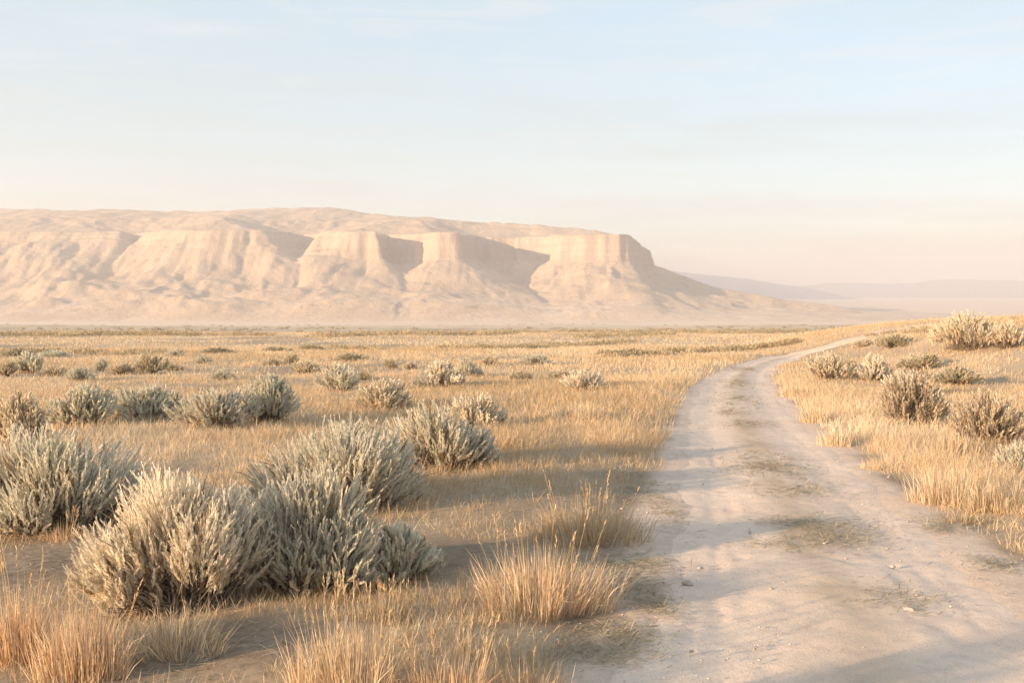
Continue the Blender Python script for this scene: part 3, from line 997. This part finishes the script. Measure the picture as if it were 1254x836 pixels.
G_MID = "sagebrush in the middle of the field"
G_FAR = "small shrubs far out in the field"
G_RISE = "shrubs on the rise beside the road"
MID = [
    (24, 548, 66, 64, "tan", 0, "brownish rounded sagebrush peeping over the dark one at the frame edge", G_MID),
    (100, 527, 84, 56, "green", 0, "grey green sagebrush with one tall ragged shoot beside the rounded one", G_MID),
    (138, 516, 34, 20, "olive", 0, "low dark shrub squeezed between the ragged and the round sagebrush", G_MID),
    (180, 519, 84, 52, "green", 1, "neat rounded sagebrush, pale on its sunny side, dark at its foot", G_MID),
    (262, 530, 122, 54, "silver", 0, "wide silvery sagebrush fanned low over bare shaded soil", G_MID),
    (332, 522, 76, 58, "green", 2, "tall loose grey green sagebrush adjoining the wide silvery fan", G_MID),
    (466, 504, 82, 40, "tan", 1, "tan sagebrush just above the feathery tips of the thicket", G_MID),
    (584, 529, 74, 45, "cream", 0, "pale cream sagebrush alone beyond the thicket's tail", G_MID),
    (416, 479, 66, 37, "green", 0, "grey green sagebrush with a dark flank, behind the tan one", G_MID),
    (445, 466, 24, 14, "olive", 1, "little olive shrub touching the dark flank of a sagebrush", G_FAR),
    (376, 459, 44, 20, "tan", 0, "pale soft tan shrub behind the grey green sagebrush", G_FAR),
    (356, 446, 22, 13, "olive", 0, "dark round shrublet next to a soft tan shrub", G_FAR),
    (334, 448, 32, 10, "olive", 1, "flat olive shrub in line with the dark round shrublet", G_FAR),
    (428, 443, 48, 12, "olive", 2, "long low olive shrub above the soft tan one", G_FAR),
    (272, 465, 30, 15, "green", 1, "lone small shrub on open grass above the wide silvery fan", G_FAR),
    (540, 476, 72, 34, "cream", 1, "pale straw coloured shrub with an olive flank left of the blue grey one", G_MID),
    (551, 472, 26, 24, "olive", 0, "olive shrub growing against the pale straw coloured one", G_MID),
    (570, 461, 30, 24, "silver", 1, "small round blue grey sagebrush standing out on golden grass", G_MID),
    (586, 460, 18, 12, "green", 2, "tiny green shrub tucked beside the blue grey one", G_FAR),
    (598, 449, 26, 14, "tan", 1, "tan shrublet just beyond the blue grey one", G_FAR),
    (638, 465, 32, 15, "olive", 1, "dark low shrub between the blue grey one and the road", G_FAR),
    (660, 447, 44, 14, "green", 1, "broad flat green shrub farther out than the dark low one", G_FAR),
    (690, 462, 50, 16, "tan", 0, "soft brown shrub behind the pale brushy one near the road", G_FAR),
    (716, 480, 62, 27, "cream", 0, "pale brushy shrub with dark stems, nearest the road's far bend", G_MID),
    (478, 453, 20, 13, "olive", 0, "tiny olive shrub alone in the empty gold field", G_FAR),
    (501, 454, 22, 10, "tan", 1, "tiny tan shrub paired with the lone olive one", G_FAR),
    (6, 461, 38, 20, "olive", 0, "olive shrub at the very edge of the frame in the far row", G_FAR),
    (34, 458, 46, 28, "green", 0, "tallest grey shrub near the edge of the far row", G_FAR),
    (66, 460, 32, 15, "tan", 1, "faint tan shrub between two grey ones in the far row", G_FAR),
    (99, 466, 32, 20, "green", 1, "compact round grey shrub lowest in the far row", G_FAR),
    (124, 454, 22, 17, "silver", 0, "narrow pale grey shrub in the middle of the far row", G_FAR),
    (148, 458, 36, 18, "tan", 0, "brown shrub with a dark foot in the far row", G_FAR),
    (182, 458, 48, 28, "olive", 2, "biggest olive shrub ending the far row towards the field", G_FAR),
    (212, 454, 30, 10, "olive", 1, "sparse flat shrub trailing the biggest olive one", G_FAR),
    (218, 438, 26, 12, "green", 1, "dark small shrub higher up than the far row", G_FAR),
    (248, 446, 22, 12, "silver", 1, "small blue grey shrub beside the dark one above the far row", G_FAR),
    (266, 434, 42, 9, "olive", 0, "thin line of a shrub above the lone one on open grass", G_FAR),
    (336, 431, 46, 8, "olive", 2, "thin flat shrub standing well beyond the dark round shrublet", G_FAR),
    (20, 436, 40, 12, "olive", 1, "flat dark shrub behind the edge of the far row", G_FAR),
    (64, 437, 50, 10, "green", 2, "long flat green shrub behind the middle of the far row", G_FAR),
    (380, 428, 34, 7, "olive", 0, "most distant low olive shrub above the long one", G_FAR),
    # the rise beside the road
    (1016, 467, 66, 36, "tan", 0, "pale tan shrub with a dark hollow, first on the rise by the road", G_RISE),
    (1040, 462, 30, 26, "olive", 0, "narrow olive shrub squeezed between two pale ones on the rise", G_RISE),
    (1072, 468, 60, 34, "cream", 1, "cream shrub second along the rise beside the bend", G_RISE),
    (1082, 466, 26, 20, "olive", 2, "short dark shrub at the foot of the cream one", G_RISE),
    (1122, 524, 88, 72, "twiggy", 0, "tall twiggy brown shrub with fanned bare stems beside the road", G_RISE),
    (1110, 486, 50, 34, "cream", 0, "pale tuft topped shrub behind the tall twiggy one", G_RISE),
    (1128, 454, 62, 20, "olive", 0, "olive shrub low on the slope behind the cream one", G_RISE),
    (1172, 472, 74, 26, "olive", 1, "sprawling olive shrub in the hollow behind the twiggy one", G_RISE),
    (1096, 426, 58, 17, "olive", 2, "dark green mound where the road slips out of sight", G_RISE),
    (1058, 425, 34, 10, "tan", 1, "small tan shrub beside the dark green mound", G_RISE),
    (1186, 431, 104, 42, "tan", 1, "big rounded tan shrub on the crest of the rise", G_RISE),
    (1234, 428, 54, 34, "tan", 0, "brown shrub leaning against the big rounded one on the crest", G_RISE),
    (1212, 548, 94, 66, "twiggy", 1, "bare branched shrub with upswept twigs near the frame edge", G_RISE),
    (1250, 578, 56, 40, "green", 1, "grey green sagebrush clipped by the frame below the bare branched one", G_RISE),
]
_rng = np.random.default_rng(77)
for (px, py, wp, hp, tone, k, label, grp) in MID:
    g = pix(px, py)
    if hp > 50 or (wp > 70 and hp > 40):                      # larger ones get a mesh of their own
        w, h = pw(px, py, wp, hp); d = g[1]
        tw = tone == "twiggy"
        ms = sage_meshes(w, w * 0.9, h, 420 if tw else 560, 30 if not tw else 22, 0.050 + 0.0018 * d, 0.008 + 0.0007 * d, int(px * 7 + py), tone, 9,
                         0.6 if tw else 0.5, 1.7 if tw else 0.9, (0.22, 0.38))
        place_sage(px, py, wp, hp, ms, (w, h), label, grp, name="desert_shrub" if tw else "sagebrush")
    else:
        place_sage(px, py, wp, hp, get_proto(tone, k), (1.3, 0.85), label, grp, rot=_rng.uniform(0, 6.28),
                   name="sagebrush" if tone in ("silver", "cream", "green") else "desert_shrub")


# ------------------------------------------------------------------ grass tufts
STRAW = {
    "gold": (0.72, 0.515, 0.31),
    "pale": (0.77, 0.615, 0.425),
    "orange": (0.76, 0.50, 0.285),
    "grey": (0.56, 0.48, 0.37),
    "olive": (0.47, 0.37, 0.215),
    "brown": (0.54, 0.375, 0.205),
}


def tuft_mesh(w, h, n, bw, seed, tones, splay=0.5, crown=0.42):
    rng = np.random.default_rng(seed)
    a = rng.uniform(0, 6.283, n); r = np.sqrt(rng.random(n)) * w * crown
    lob = 1 + 0.25 * np.sin(a * 3 + seed)
    base = np.stack([r * np.cos(a) * lob, r * np.sin(a) * lob * 0.7, np.full(n, -0.01)], 1)
    lean = splay * (r / (w * crown)) * rng.uniform(0.3, 1.2, n) + rng.normal(0, 0.17, n)
    a2 = a + rng.normal(0, 0.5, n)
    d = unit(np.stack([np.cos(a2) * lean, np.sin(a2) * lean, np.ones(n)], 1))
    ln = h * np.clip(rng.normal(0.66, 0.17, n), 0.25, 1.0) * (1.05 - 0.28 * (r / (w * crown)) ** 2)
    sd = rand_perp(rng, d); sd[:, 2] *= 0.2; sd = unit(sd)
    ti = rng.choice(len(tones), n)
    c = np.array([STRAW[t] for t in tones])[ti] * rng.uniform(0.78, 1.2, n)[:, None]
    dead = rng.random(n) < 0.16
    c[dead] = np.array(STRAW["grey"]) * rng.uniform(0.7, 1.05, dead.sum())[:, None]
    broken = rng.random(n) < 0.12
    cl = Cloud()
    cl.blades(base, d, ln, bw * rng.uniform(0.6, 1.3, n), sd, c, np.abs(rng.normal(0.10, 0.16, n)) + broken * rng.uniform(0.4, 0.9, n))
    return cl.mesh("tuft_blades")


def stalk_mesh(w, h, n, seed, crown=0.26, splay=0.35, thick=0.0022):
    """tall thin seed stalks with slim heads"""
    rng = np.random.default_rng(seed)
    a = rng.uniform(0, 6.283, n); r = np.sqrt(rng.random(n)) * w * crown
    root = np.stack([r * np.cos(a), r * np.sin(a) * 0.7, np.full(n, 0.0)], 1)
    lean = splay * (r / (w * crown)) + rng.normal(0, 0.1, n)
    ln = h * rng.uniform(0.72, 1.12, n)
    end = root + np.stack([np.cos(a) * lean, np.sin(a) * lean, np.ones(n)], 1) * ln[:, None]
    m = (root + end) / 2 + rng.normal(0, 0.03 * h, (n, 3))
    t = np.linspace(0, 1, 5)[None, :, None]
    P = (1 - t) ** 2 * root[:, None] + 2 * t * (1 - t) * m[:, None] + t ** 2 * end[:, None]
    V, f = tubes(P, np.full(n, thick), np.full(n, thick * 0.6))
    # heads: short fat spindles of scales along the top fifth
    d = unit(P[:, -1] - P[:, -2])
    cl = Cloud()
    k = 9
    tt = np.linspace(-0.17, 0.02, k)[None, :] * ln[:, None]
    pos = (P[:, -1][:, None] + d[:, None] * tt[..., None]).reshape(-1, 3)
    dd = np.repeat(d, k, 0)
    ld = unit(dd + rand_perp(rng, dd) * 0.28)
    cc = np.repeat(np.array([[0.72, 0.50, 0.28]]) * rng.uniform(0.8, 1.15, n)[:, None], k, 0)
    cl.diamonds(pos, ld, np.full(len(pos), 0.036), np.full(len(pos), thick * 2.6), rand_perp(rng, ld), cc)
    Vc = np.concatenate(cl.v); q = np.concatenate(cl.q)
    col = np.concatenate([np.tile(np.array([[0.64, 0.44, 0.235]]), (len(V), 1)), np.concatenate(cl.c)])
    return make_mesh("seed_stalks", np.concatenate([V, Vc]), [np.concatenate([f, q + len(V)])], col)


G_TUFT = "tufts of dry bunch grass in the foreground"
G_VERGE = "tufts of pale grass along the road"
TUFTS = [  # px, foot y, width, height, blades, tones, splay, stalks, label, group
    (26, 818, 104, 138, 520, ("orange", "gold"), 0.25, 16, "tall orange grass tuft with upright stalks, cut by the frame edge", G_TUFT),
    (100, 838, 122, 128, 680, ("orange", "gold", "pale"), 0.3, 9, "dense orange grass tuft next to the one at the frame edge", G_TUFT),
    (212, 812, 150, 88, 420, ("olive", "pale", "gold"), 0.95, 0, "splayed olive straw tuft in front of the largest cream sagebrush", G_TUFT),
    (430, 872, 150, 140, 760, ("gold", "pale"), 0.25, 20, "golden grass tuft with tall seed stalks at the bottom of the frame", G_TUFT),
    (548, 876, 150, 108, 560, ("gold", "orange"), 0.5, 9, "low golden grass tuft beside the one with tall stalks", G_TUFT),
    (645, 868, 110, 80, 420, ("orange", "brown", "gold"), 0.55, 3, "short orange brown grass tuft at the road edge, lowest in the frame", G_TUFT),
    (662, 756, 190, 110, 1000, ("orange", "gold", "pale"), 0.6, 16, "bright orange grass tuft lit by the sun in open ground", G_TUFT),
    (718, 670, 160, 76, 620, ("olive", "brown", "gold"), 0.75, 14, "shaded olive grass tuft with thin stalks behind the bright orange one", G_TUFT),
    (520, 700, 70, 34, 140, ("brown", "olive"), 0.9, 3, "wispy brown grass tuft above the low spreading sagebrush", G_TUFT),
    (470, 772, 86, 44, 200, ("olive", "brown"), 0.6, 10, "thin olive tuft of stalks under the grey sagebrush", G_TUFT),
    (76, 668, 60, 40, 120, ("orange", "brown"), 0.6, 6, "sparse rusty tuft at the foot of the dark grey green sagebrush", G_TUFT),
    (714, 522, 72, 38, 420, ("pale", "gold"), 0.5, 0, "pale fluffy grass clump beside the road below the brushy shrub", G_VERGE),
    (764, 550, 58, 28, 300, ("pale", "gold"), 0.5, 0, "smaller pale clump between the fluffy one and the road", G_VERGE),
    (612, 556, 66, 26, 300, ("gold", "orange"), 0.5, 0, "golden grass clump behind the tail of the thicket", G_VERGE),
    (104, 546, 76, 24, 300, ("pale", "gold"), 0.7, 0, "low mound of straw behind the dark grey green sagebrush", G_TUFT),
    (1164, 616, 116, 64, 700, ("pale", "pale", "gold"), 0.35, 12, "big pale grass clump standing over the road's inner edge", G_VERGE),
    (1222, 628, 80, 62, 420, ("pale", "olive", "gold"), 0.4, 6, "greener grass clump at the frame edge beside the big pale one", G_VERGE),
    (1026, 546, 52, 38, 320, ("pale",), 0.3, 0, "pale upright clump where the verge meets the road bend", G_VERGE),
    (1000, 518, 50, 34, 300, ("pale", "gold"), 0.35, 0, "pale clump next up the verge towards the bend", G_VERGE),
    (1178, 640, 70, 22, 240, ("olive", "brown"), 0.8, 0, "short olive fringe of grass under the big pale clump", G_VERGE),
    (1072, 574, 46, 20, 180, ("pale", "gold"), 0.7, 0, "small ragged clump alone on the bare inner verge", G_VERGE),
    (1170, 560, 60, 44, 300, ("pale", "gold"), 0.35, 4, "straw clump in front of the bare branched shrub", G_VERGE),
    (972, 486, 44, 24, 260, ("pale", "gold"), 0.4, 0, "small pale clump on the point of the verge inside the bend", G_VERGE),
]
for i, (px, py, wp, hp, nb, tones, splay, ns, label, grp) in enumerate(TUFTS):
    g = pix(px, py); d = g[1]
    w, h = wp / F * d, hp / F * d
    g = g + unit(g[None])[0] * (w * 0.2)
    root = bpy.data.objects.new("grass_tuft", None)
    root.empty_display_size = 0.1
    COL.objects.link(root)
    root.location = (g[0], g[1], zat(g[0], g[1]) - 0.01)
    tag(root, label, "grass tuft", grp)
    link("blades", tuft_mesh(w, h * 0.95, int(nb * 1.3), 0.0035 + 0.00035 * d, 900 + i, tones, splay), M_grass, root)
    if ns:
        link("seed_stalks", stalk_mesh(w, h, ns, 950 + i, thick=0.0014 + 0.00016 * d), M_grass, root)


# ------------------------------------------------------------------ grass cover (nobody could count it)
def scatter_region(rng, r0, r1, n, half):
    """n random points in a sector of the field in front"""
    r = np.sqrt(rng.uniform(r0 ** 2, r1 ** 2, n)); a = rng.uniform(-half, half, n)
    return r * np.sin(a), r * np.cos(a)


def build_grass():
    rng = np.random.default_rng(5)
    cl = Cloud()
    bands = [  # r0, r1, clumps, blades each, height, blade width, clump radius, half angle
        (2.6, 9.0, 9500, 8, 0.115, 0.0042, 0.07, 0.75),
        (9.0, 18.0, 13000, 10, 0.15, 0.0052, 0.11, 0.66),
        (18.0, 38.0, 19000, 10, 0.15, 0.0095, 0.20, 0.62),
        (38.0, 80.0, 18000, 10, 0.17, 0.019, 0.36, 0.60),
        (80.0, 230.0, 15000, 8, 0.18, 0.050, 0.8, 0.60),
    ]
    for (r0, r1, nc, nb, hh, bw, cr, half) in bands:
        x, y = scatter_region(rng, r0, r1, nc, half)
        _, edge = road_dist(x, y)
        c = cover(x, y, edge)
        keep = rng.random(nc) < np.clip(c * 1.25 - 0.12, 0.0, 1) 
        keep &= edge > 0.03
        x, y, c, edge = x[keep], y[keep], c[keep], edge[keep]
        m = len(x)
        lush = blobs(x, y, LUSH)
        ch = hh * (0.55 + 0.7 * c * rng.uniform(0.6, 1.3, m)) * (1 + 0.55 * lush)
        tone = fbm(x / 7.0, y / 9.0, 3, 401)
        pal = np.array([STRAW["brown"], STRAW["gold"], STRAW["pale"]])
        k = np.clip(tone * 1.5 + 0.62 + 0.5 * lush + rng.normal(0, 0.28, m), 0, 1.999)
        i0 = np.floor(k).astype(int); fr = (k - i0)[:, None]
        cc = pal[i0] * (1 - fr) + pal[i0 + 1] * fr
        gy_ = rng.random(m) < 0.12
        cc[gy_] = np.array(STRAW["grey"])
        ch = ch * np.where(rng.random(m) < 0.10, 1.55, 1.0)
        bx = np.repeat(x, nb) + rng.normal(0, cr, m * nb); by = np.repeat(y, nb) + rng.normal(0, cr, m * nb)
        lx_ = (bx - np.repeat(x, nb)) / cr; ly_ = (by - np.repeat(y, nb)) / cr
        d = unit(np.stack([lx_ * 0.28 + rng.normal(0, 0.25, m * nb) + 0.06, ly_ * 0.28 + rng.normal(0, 0.25, m * nb), np.ones(m * nb)], 1))
        _, e2 = road_dist(bx, by)
        z = H(bx, by, e2) - 0.01
        ln = np.repeat(ch, nb) * rng.uniform(0.5, 1.25, m * nb)
        sd = rand_perp(rng, d); sd[:, 2] *= 0.2; sd = unit(sd)
        col = np.repeat(cc, nb, 0) * rng.uniform(0.82, 1.18, m * nb)[:, None]
        ok = e2 > 0.0
        cl.blades(np.stack([bx, by, z], 1)[ok], d[ok], ln[ok], (bw * rng.uniform(0.7, 1.4, m * nb))[ok], sd[ok], col[ok], np.abs(rng.normal(0.1, 0.15, m * nb))[ok])
    return tag(link("dry_grass", cl.mesh("dry_grass"), M_grass), "short golden dry grass covering the field on both sides of the road", kind="stuff")


build_grass()


def build_brush():
    """dark lines of low brush far out where single plants cannot be told apart"""
    rng = np.random.default_rng(9)
    lines = [  # photo polyline, clumps, height m
        ([(-60, 411), (60, 411), (140, 410), (240, 411)], 420, 0.75), ([(250, 410), (340, 411)], 60, 0.6), ([(380, 412), (480, 410), (560, 410), (630, 409)], 300, 0.7),
        ([(600, 406), (700, 404), (760, 405), (840, 403)], 200, 0.8), ([(540, 427), (640, 427), (720, 422), (780, 419)], 170, 0.4), ([(700, 414), (760, 412), (830, 409)], 80, 0.6),
        ([(830, 404), (900, 405), (985, 404)], 190, 0.8), ([(740, 436), (800, 434), (870, 430), (930, 426), (975, 420)], 260, 0.40),
        ([(0, 434), (60, 431), (130, 434), (200, 433)], 90, 0.4), ([(400, 427), (470, 428)], 40, 0.35), ([(1060, 411), (1110, 408), (1150, 405)], 50, 0.22),
        ([(1110, 405), (1180, 399)], 40, 0.20),
    ]
    cl = Cloud()
    for (pts, n, hh) in lines:
        pts = np.array(pts, float)
        t = rng.random(n) * (len(pts) - 1); i = t.astype(int); f = (t - i)[:, None]
        q = pts[i] * (1 - f) + pts[i + 1] * f
        q[:, 1] += rng.normal(0, 0.9, n)
        g = pixv(q[:, 0], q[:, 1])
        m = 46
        sc = hh * rng.uniform(0.5, 1.25, n)
        a = rng.normal(size=(n, m, 3)); a[..., 2] = np.abs(a[..., 2]) ; a = unit(a)
        pos = a * np.array([1.4, 1.0, 0.62]) * sc[:, None, None] * rng.uniform(0.3, 1, (n, m, 1)) 
        pos[..., 0] += g[:, None, 0]; pos[..., 1] += g[:, None, 1]; pos[..., 2] += H(g[:, 0], g[:, 1])[:, None]
        pos = pos.reshape(-1, 3)
        d = unit(a.reshape(-1, 3) * 0.7 + np.array([0, 0, 0.8]) + rng.normal(0, 0.2, (n * m, 3)))
        tone = np.where(rng.random(n)[:, None] < 0.65, np.array([0.40, 0.315, 0.185]), np.array([0.54, 0.41, 0.25])) * rng.uniform(0.8, 1.2, n)[:, None]
        s_ = np.repeat(sc, m)
        cl.diamonds(pos, d, 0.42 * s_, 0.15 * s_, rand_perp(rng, d), np.repeat(tone, m, 0) * rng.uniform(0.85, 1.15, (n * m, 1)))
    n = 900
    yy = 240 + 900 * rng.random(n) ** 1.6; xx = yy * rng.uniform(-0.62, 0.62, n)
    kp = fbm(xx / 120.0, yy / 60.0, 3, 77) > 0.02
    xx, yy = xx[kp], yy[kp]; n = len(xx); m = 26
    sc = rng.uniform(0.35, 0.9, n)
    a = rng.normal(size=(n, m, 3)); a[..., 2] = np.abs(a[..., 2]); a = unit(a)
    pos = a * np.array([1.6, 1.2, 0.6]) * sc[:, None, None] * rng.uniform(0.3, 1, (n, m, 1))
    pos = (pos + np.stack([xx, yy, H(xx, yy)], 1)[:, None]).reshape(-1, 3)
    d = unit(a.reshape(-1, 3) * 0.7 + np.array([0, 0, 0.8]))
    s_ = np.repeat(sc, m)
    cl.diamonds(pos, d, 0.6 * s_, 0.3 * s_, rand_perp(rng, d), np.array([[0.36, 0.285, 0.17]]) * rng.uniform(0.75, 1.25, (n * m, 1)))
    return tag(link("low_brush", cl.mesh("low_brush"), M_leaf), "thin olive lines of low brush crossing the far field", kind="stuff")


build_brush()


def build_road_litter():
    """flattened dead grass and trodden stubble lying on the strip between the wheel tracks and along the edges"""
    rng = np.random.default_rng(15)
    spots = [(940, 572, 44, 13, 420), (975, 600, 40, 8, 180), (1020, 652, 40, 15, 420), (955, 668, 40, 7, 90), (905, 492, 24, 8, 220), (905, 470, 16, 5, 160),
             (918, 520, 26, 4, 120), (890, 505, 12, 4, 60), (908, 452, 12, 3, 110), (1105, 735, 40, 16, 120), (800, 740, 26, 12, 160), (770, 715, 30, 14, 240), (775, 690, 30, 10, 200),
             (760, 775, 34, 14, 240), (735, 800, 40, 12, 200), (800, 610, 16, 30, 240), (1150, 645, 26, 8, 120), (1215, 690, 30, 8, 90), (985, 640, 60, 5, 80)]
    cl = Cloud()
    for (px, py, rx, ry, n) in spots:
        n = int(n * 2.6)
        q = np.stack([px + rng.normal(0, rx * 0.75, n), py + rng.normal(0, ry * 0.75, n)], 1)
        q[:, 0] += 0.8 * (q[:, 1] - py)
        g = pixv(q[:, 0], q[:, 1])
        d_ = g[:, 1]
        _, e = road_dist(g[:, 0], g[:, 1])
        z = np.maximum(H_base(g[:, 0], g[:, 1]) + 0.012, 0 * d_ - 1e9) + 0.006
        z = np.where(e > -0.1, H(g[:, 0], g[:, 1], e) + 0.01, z)
        a = rng.normal(0.15, 0.7, n) + np.where(rng.random(n) < 0.5, 0, math.pi)
        up = np.where(rng.random(n) < 0.07, rng.uniform(0.4, 1.2, n), np.abs(rng.normal(0.05, 0.10, n)))
        dr = unit(np.stack([np.cos(a), np.sin(a), up], 1))
        sd = unit(np.stack([-np.sin(a), np.cos(a), rng.normal(0, 0.3, n)], 1))
        tone = np.array([[0.38, 0.315, 0.20], [0.48, 0.385, 0.25], [0.31, 0.26, 0.165]])[rng.integers(0, 3, n)] * rng.uniform(0.8, 1.2, (n, 1))
        cl.blades(np.stack([g[:, 0], g[:, 1], z], 1), dr, rng.uniform(0.025, 0.09, n) * (1 + 0.03 * d_), (0.0022 + 0.0005 * d_) * rng.uniform(0.7, 1.5, n), sd, tone,
                  np.zeros(n))
    return tag(link("road_grass", cl.mesh("road_grass"), M_grass), "flattened dead grass between and beside the wheel tracks", kind="stuff")


build_road_litter()

# ------------------------------------------------------------------ stones
M_stone = stone_material()


def stone_mesh(seed):
    import bmesh
    rng = np.random.default_rng(seed)
    bm = bmesh.new()
    bmesh.ops.create_icosphere(bm, subdivisions=3, radius=1.0)
    me = bpy.data.meshes.new("stone")
    bm.to_mesh(me); bm.free()
    co = np.empty(len(me.vertices) * 3, np.float32); me.vertices.foreach_get("co", co); co = co.reshape(-1, 3)
    for _ in range(9):                     # chip flat facets off the lump
        n = unit(rng.normal(size=(1, 3)))[0]; lim = rng.uniform(0.55, 0.85)
        t = co @ n
        co -= np.clip(t - lim, 0, None)[:, None] * n[None]
    co *= np.array([1.0, rng.uniform(0.6, 0.9), rng.uniform(0.35, 0.6)])
    co += 0.03 * rng.normal(size=co.shape)
    me.vertices.foreach_set("co", co.ravel()); me.update()
    return me


STONES = [(842, 714, 0.05, "flat stone in the near wheel track beside the bright orange tuft"),
          (806, 739, 0.045, "small wedge of stone at the edge of the road by the bright orange tuft"),
          (1112, 747, 0.055, "stone half sunk in the road among the dead grass nearest the frame bottom")]
for i, (px, py, s, label) in enumerate(STONES):
    g = pix(px, py)
    _, e = road_dist([g[0]], [g[1]])
    z = float(H_base(g[0], g[1])) if e[0] < 0 else zat(g[0], g[1])
    o = link("stone", stone_mesh(40 + i), M_stone, None, (g[0], g[1], z + s * 0.02))
    o.scale = (s, s, s); o.rotation_euler = (0.1, 0.05, i * 1.3)
    tag(o, label, "stone", "loose stones on the road")


def build_gravel():
    """grit and pebbles on the road and the bare soil beside it"""
    rng = np.random.default_rng(33)
    n = 16000
    r = 3.0 + 19.0 * rng.random(n) ** 1.5; a = rng.uniform(-0.6, 0.62, n)
    x = r * np.sin(a); y = r * np.cos(a)
    lat, e = road_dist(x, y)
    patch = fbm(x / 0.9, y / 0.9, 3, 501)
    keep = (e < 3.5) & (rng.random(n) < 1 - 0.6 * sstep(0.4, 1.5, e)) & (rng.random(n) < np.clip(0.35 + 0.9 * patch + 0.5 * (np.abs(e) < 0.35), 0.05, 1))
    x, y, e = x[keep], y[keep], e[keep]
    n = len(x)
    s = 0.0045 * np.exp(rng.normal(0, 0.55, n)) * (1 + 0.03 * np.hypot(x, y))
    s = np.clip(s, 0.002, 0.028)
    z = np.where(e < -0.2, H_base(x, y) + 0.004, H(x, y, e))
    # squashed, dented octahedra
    base = np.array([[1, 0, 0], [0.1, 1, 0], [-1, 0.1, 0], [0, -1, 0], [0, 0, 1], [0, 0, -1]], float)
    V = base[None] * rng.uniform(0.6, 1.25, (n, 6, 1)) * np.array([1, 0.85, 0.6])
    t = rng.uniform(0, 6.28, n); c, q = np.cos(t), np.sin(t)
    V = np.stack([V[..., 0] * c[:, None] - V[..., 1] * q[:, None], V[..., 0] * q[:, None] + V[..., 1] * c[:, None], V[..., 2]], -1) * s[:, None, None]
    V = V + np.stack([x, y, z + s * 0.2], 1)[:, None]
    f = np.array([[0, 1, 4], [1, 2, 4], [2, 3, 4], [3, 0, 4], [1, 0, 5], [2, 1, 5], [3, 2, 5], [0, 3, 5]])
    F_ = (np.arange(n) * 6)[:, None, None] + f[None]
    me = make_mesh("gravel", V.reshape(-1, 3), [F_.reshape(-1, 3)])
    return tag(link("gravel", me, M_stone), "fine pale grit scattered over the road and its bare edges", kind="stuff")


build_gravel()


def build_litter():
    """bits of dead leaf, straw and twig lying on the bare soil between the plants"""
    rng = np.random.default_rng(44)
    n = 46000
    r = np.sqrt(rng.uniform(2.6 ** 2, 15.0 ** 2, n)); a = rng.uniform(-0.72, 0.66, n)
    x = r * np.sin(a); y = r * np.cos(a)
    _, e = road_dist(x, y)
    pt = fbm(x / 0.7, y / 0.7, 3, 601)
    keep = (e > 0.0) & (rng.random(n) < np.clip(0.45 + 1.2 * pt, 0.04, 1)) & (rng.random(n) < 0.15 + 0.85 * sstep(0, 0.8, e))
    x, y, e = x[keep], y[keep], e[keep]; n = len(x)
    z = H(x, y, e) + 0.004
    t = rng.uniform(0, 6.283, n)
    d = unit(np.stack([np.cos(t), np.sin(t), np.abs(rng.normal(0.03, 0.12, n))], 1))
    sd = unit(np.stack([-np.sin(t), np.cos(t), rng.normal(0, 0.4, n)], 1))
    pal = np.array([(0.60, 0.45, 0.28), (0.42, 0.32, 0.20), (0.30, 0.22, 0.145), (0.52, 0.45, 0.35), (0.70, 0.55, 0.36)])
    c = pal[rng.integers(0, 5, n)] * rng.uniform(0.8, 1.2, (n, 1))
    cl = Cloud()
    cl.blades(np.stack([x, y, z], 1), d, rng.uniform(0.03, 0.13, n), rng.uniform(0.003, 0.007, n), sd, c, np.zeros(n))
    return tag(link("ground_litter", cl.mesh("ground_litter"), M_grass), "bits of dead straw and twig lying on the bare soil", kind="stuff")


build_litter()
print("stats", len(bpy.data.objects), sum(len(m.polygons) for m in bpy.data.meshes))
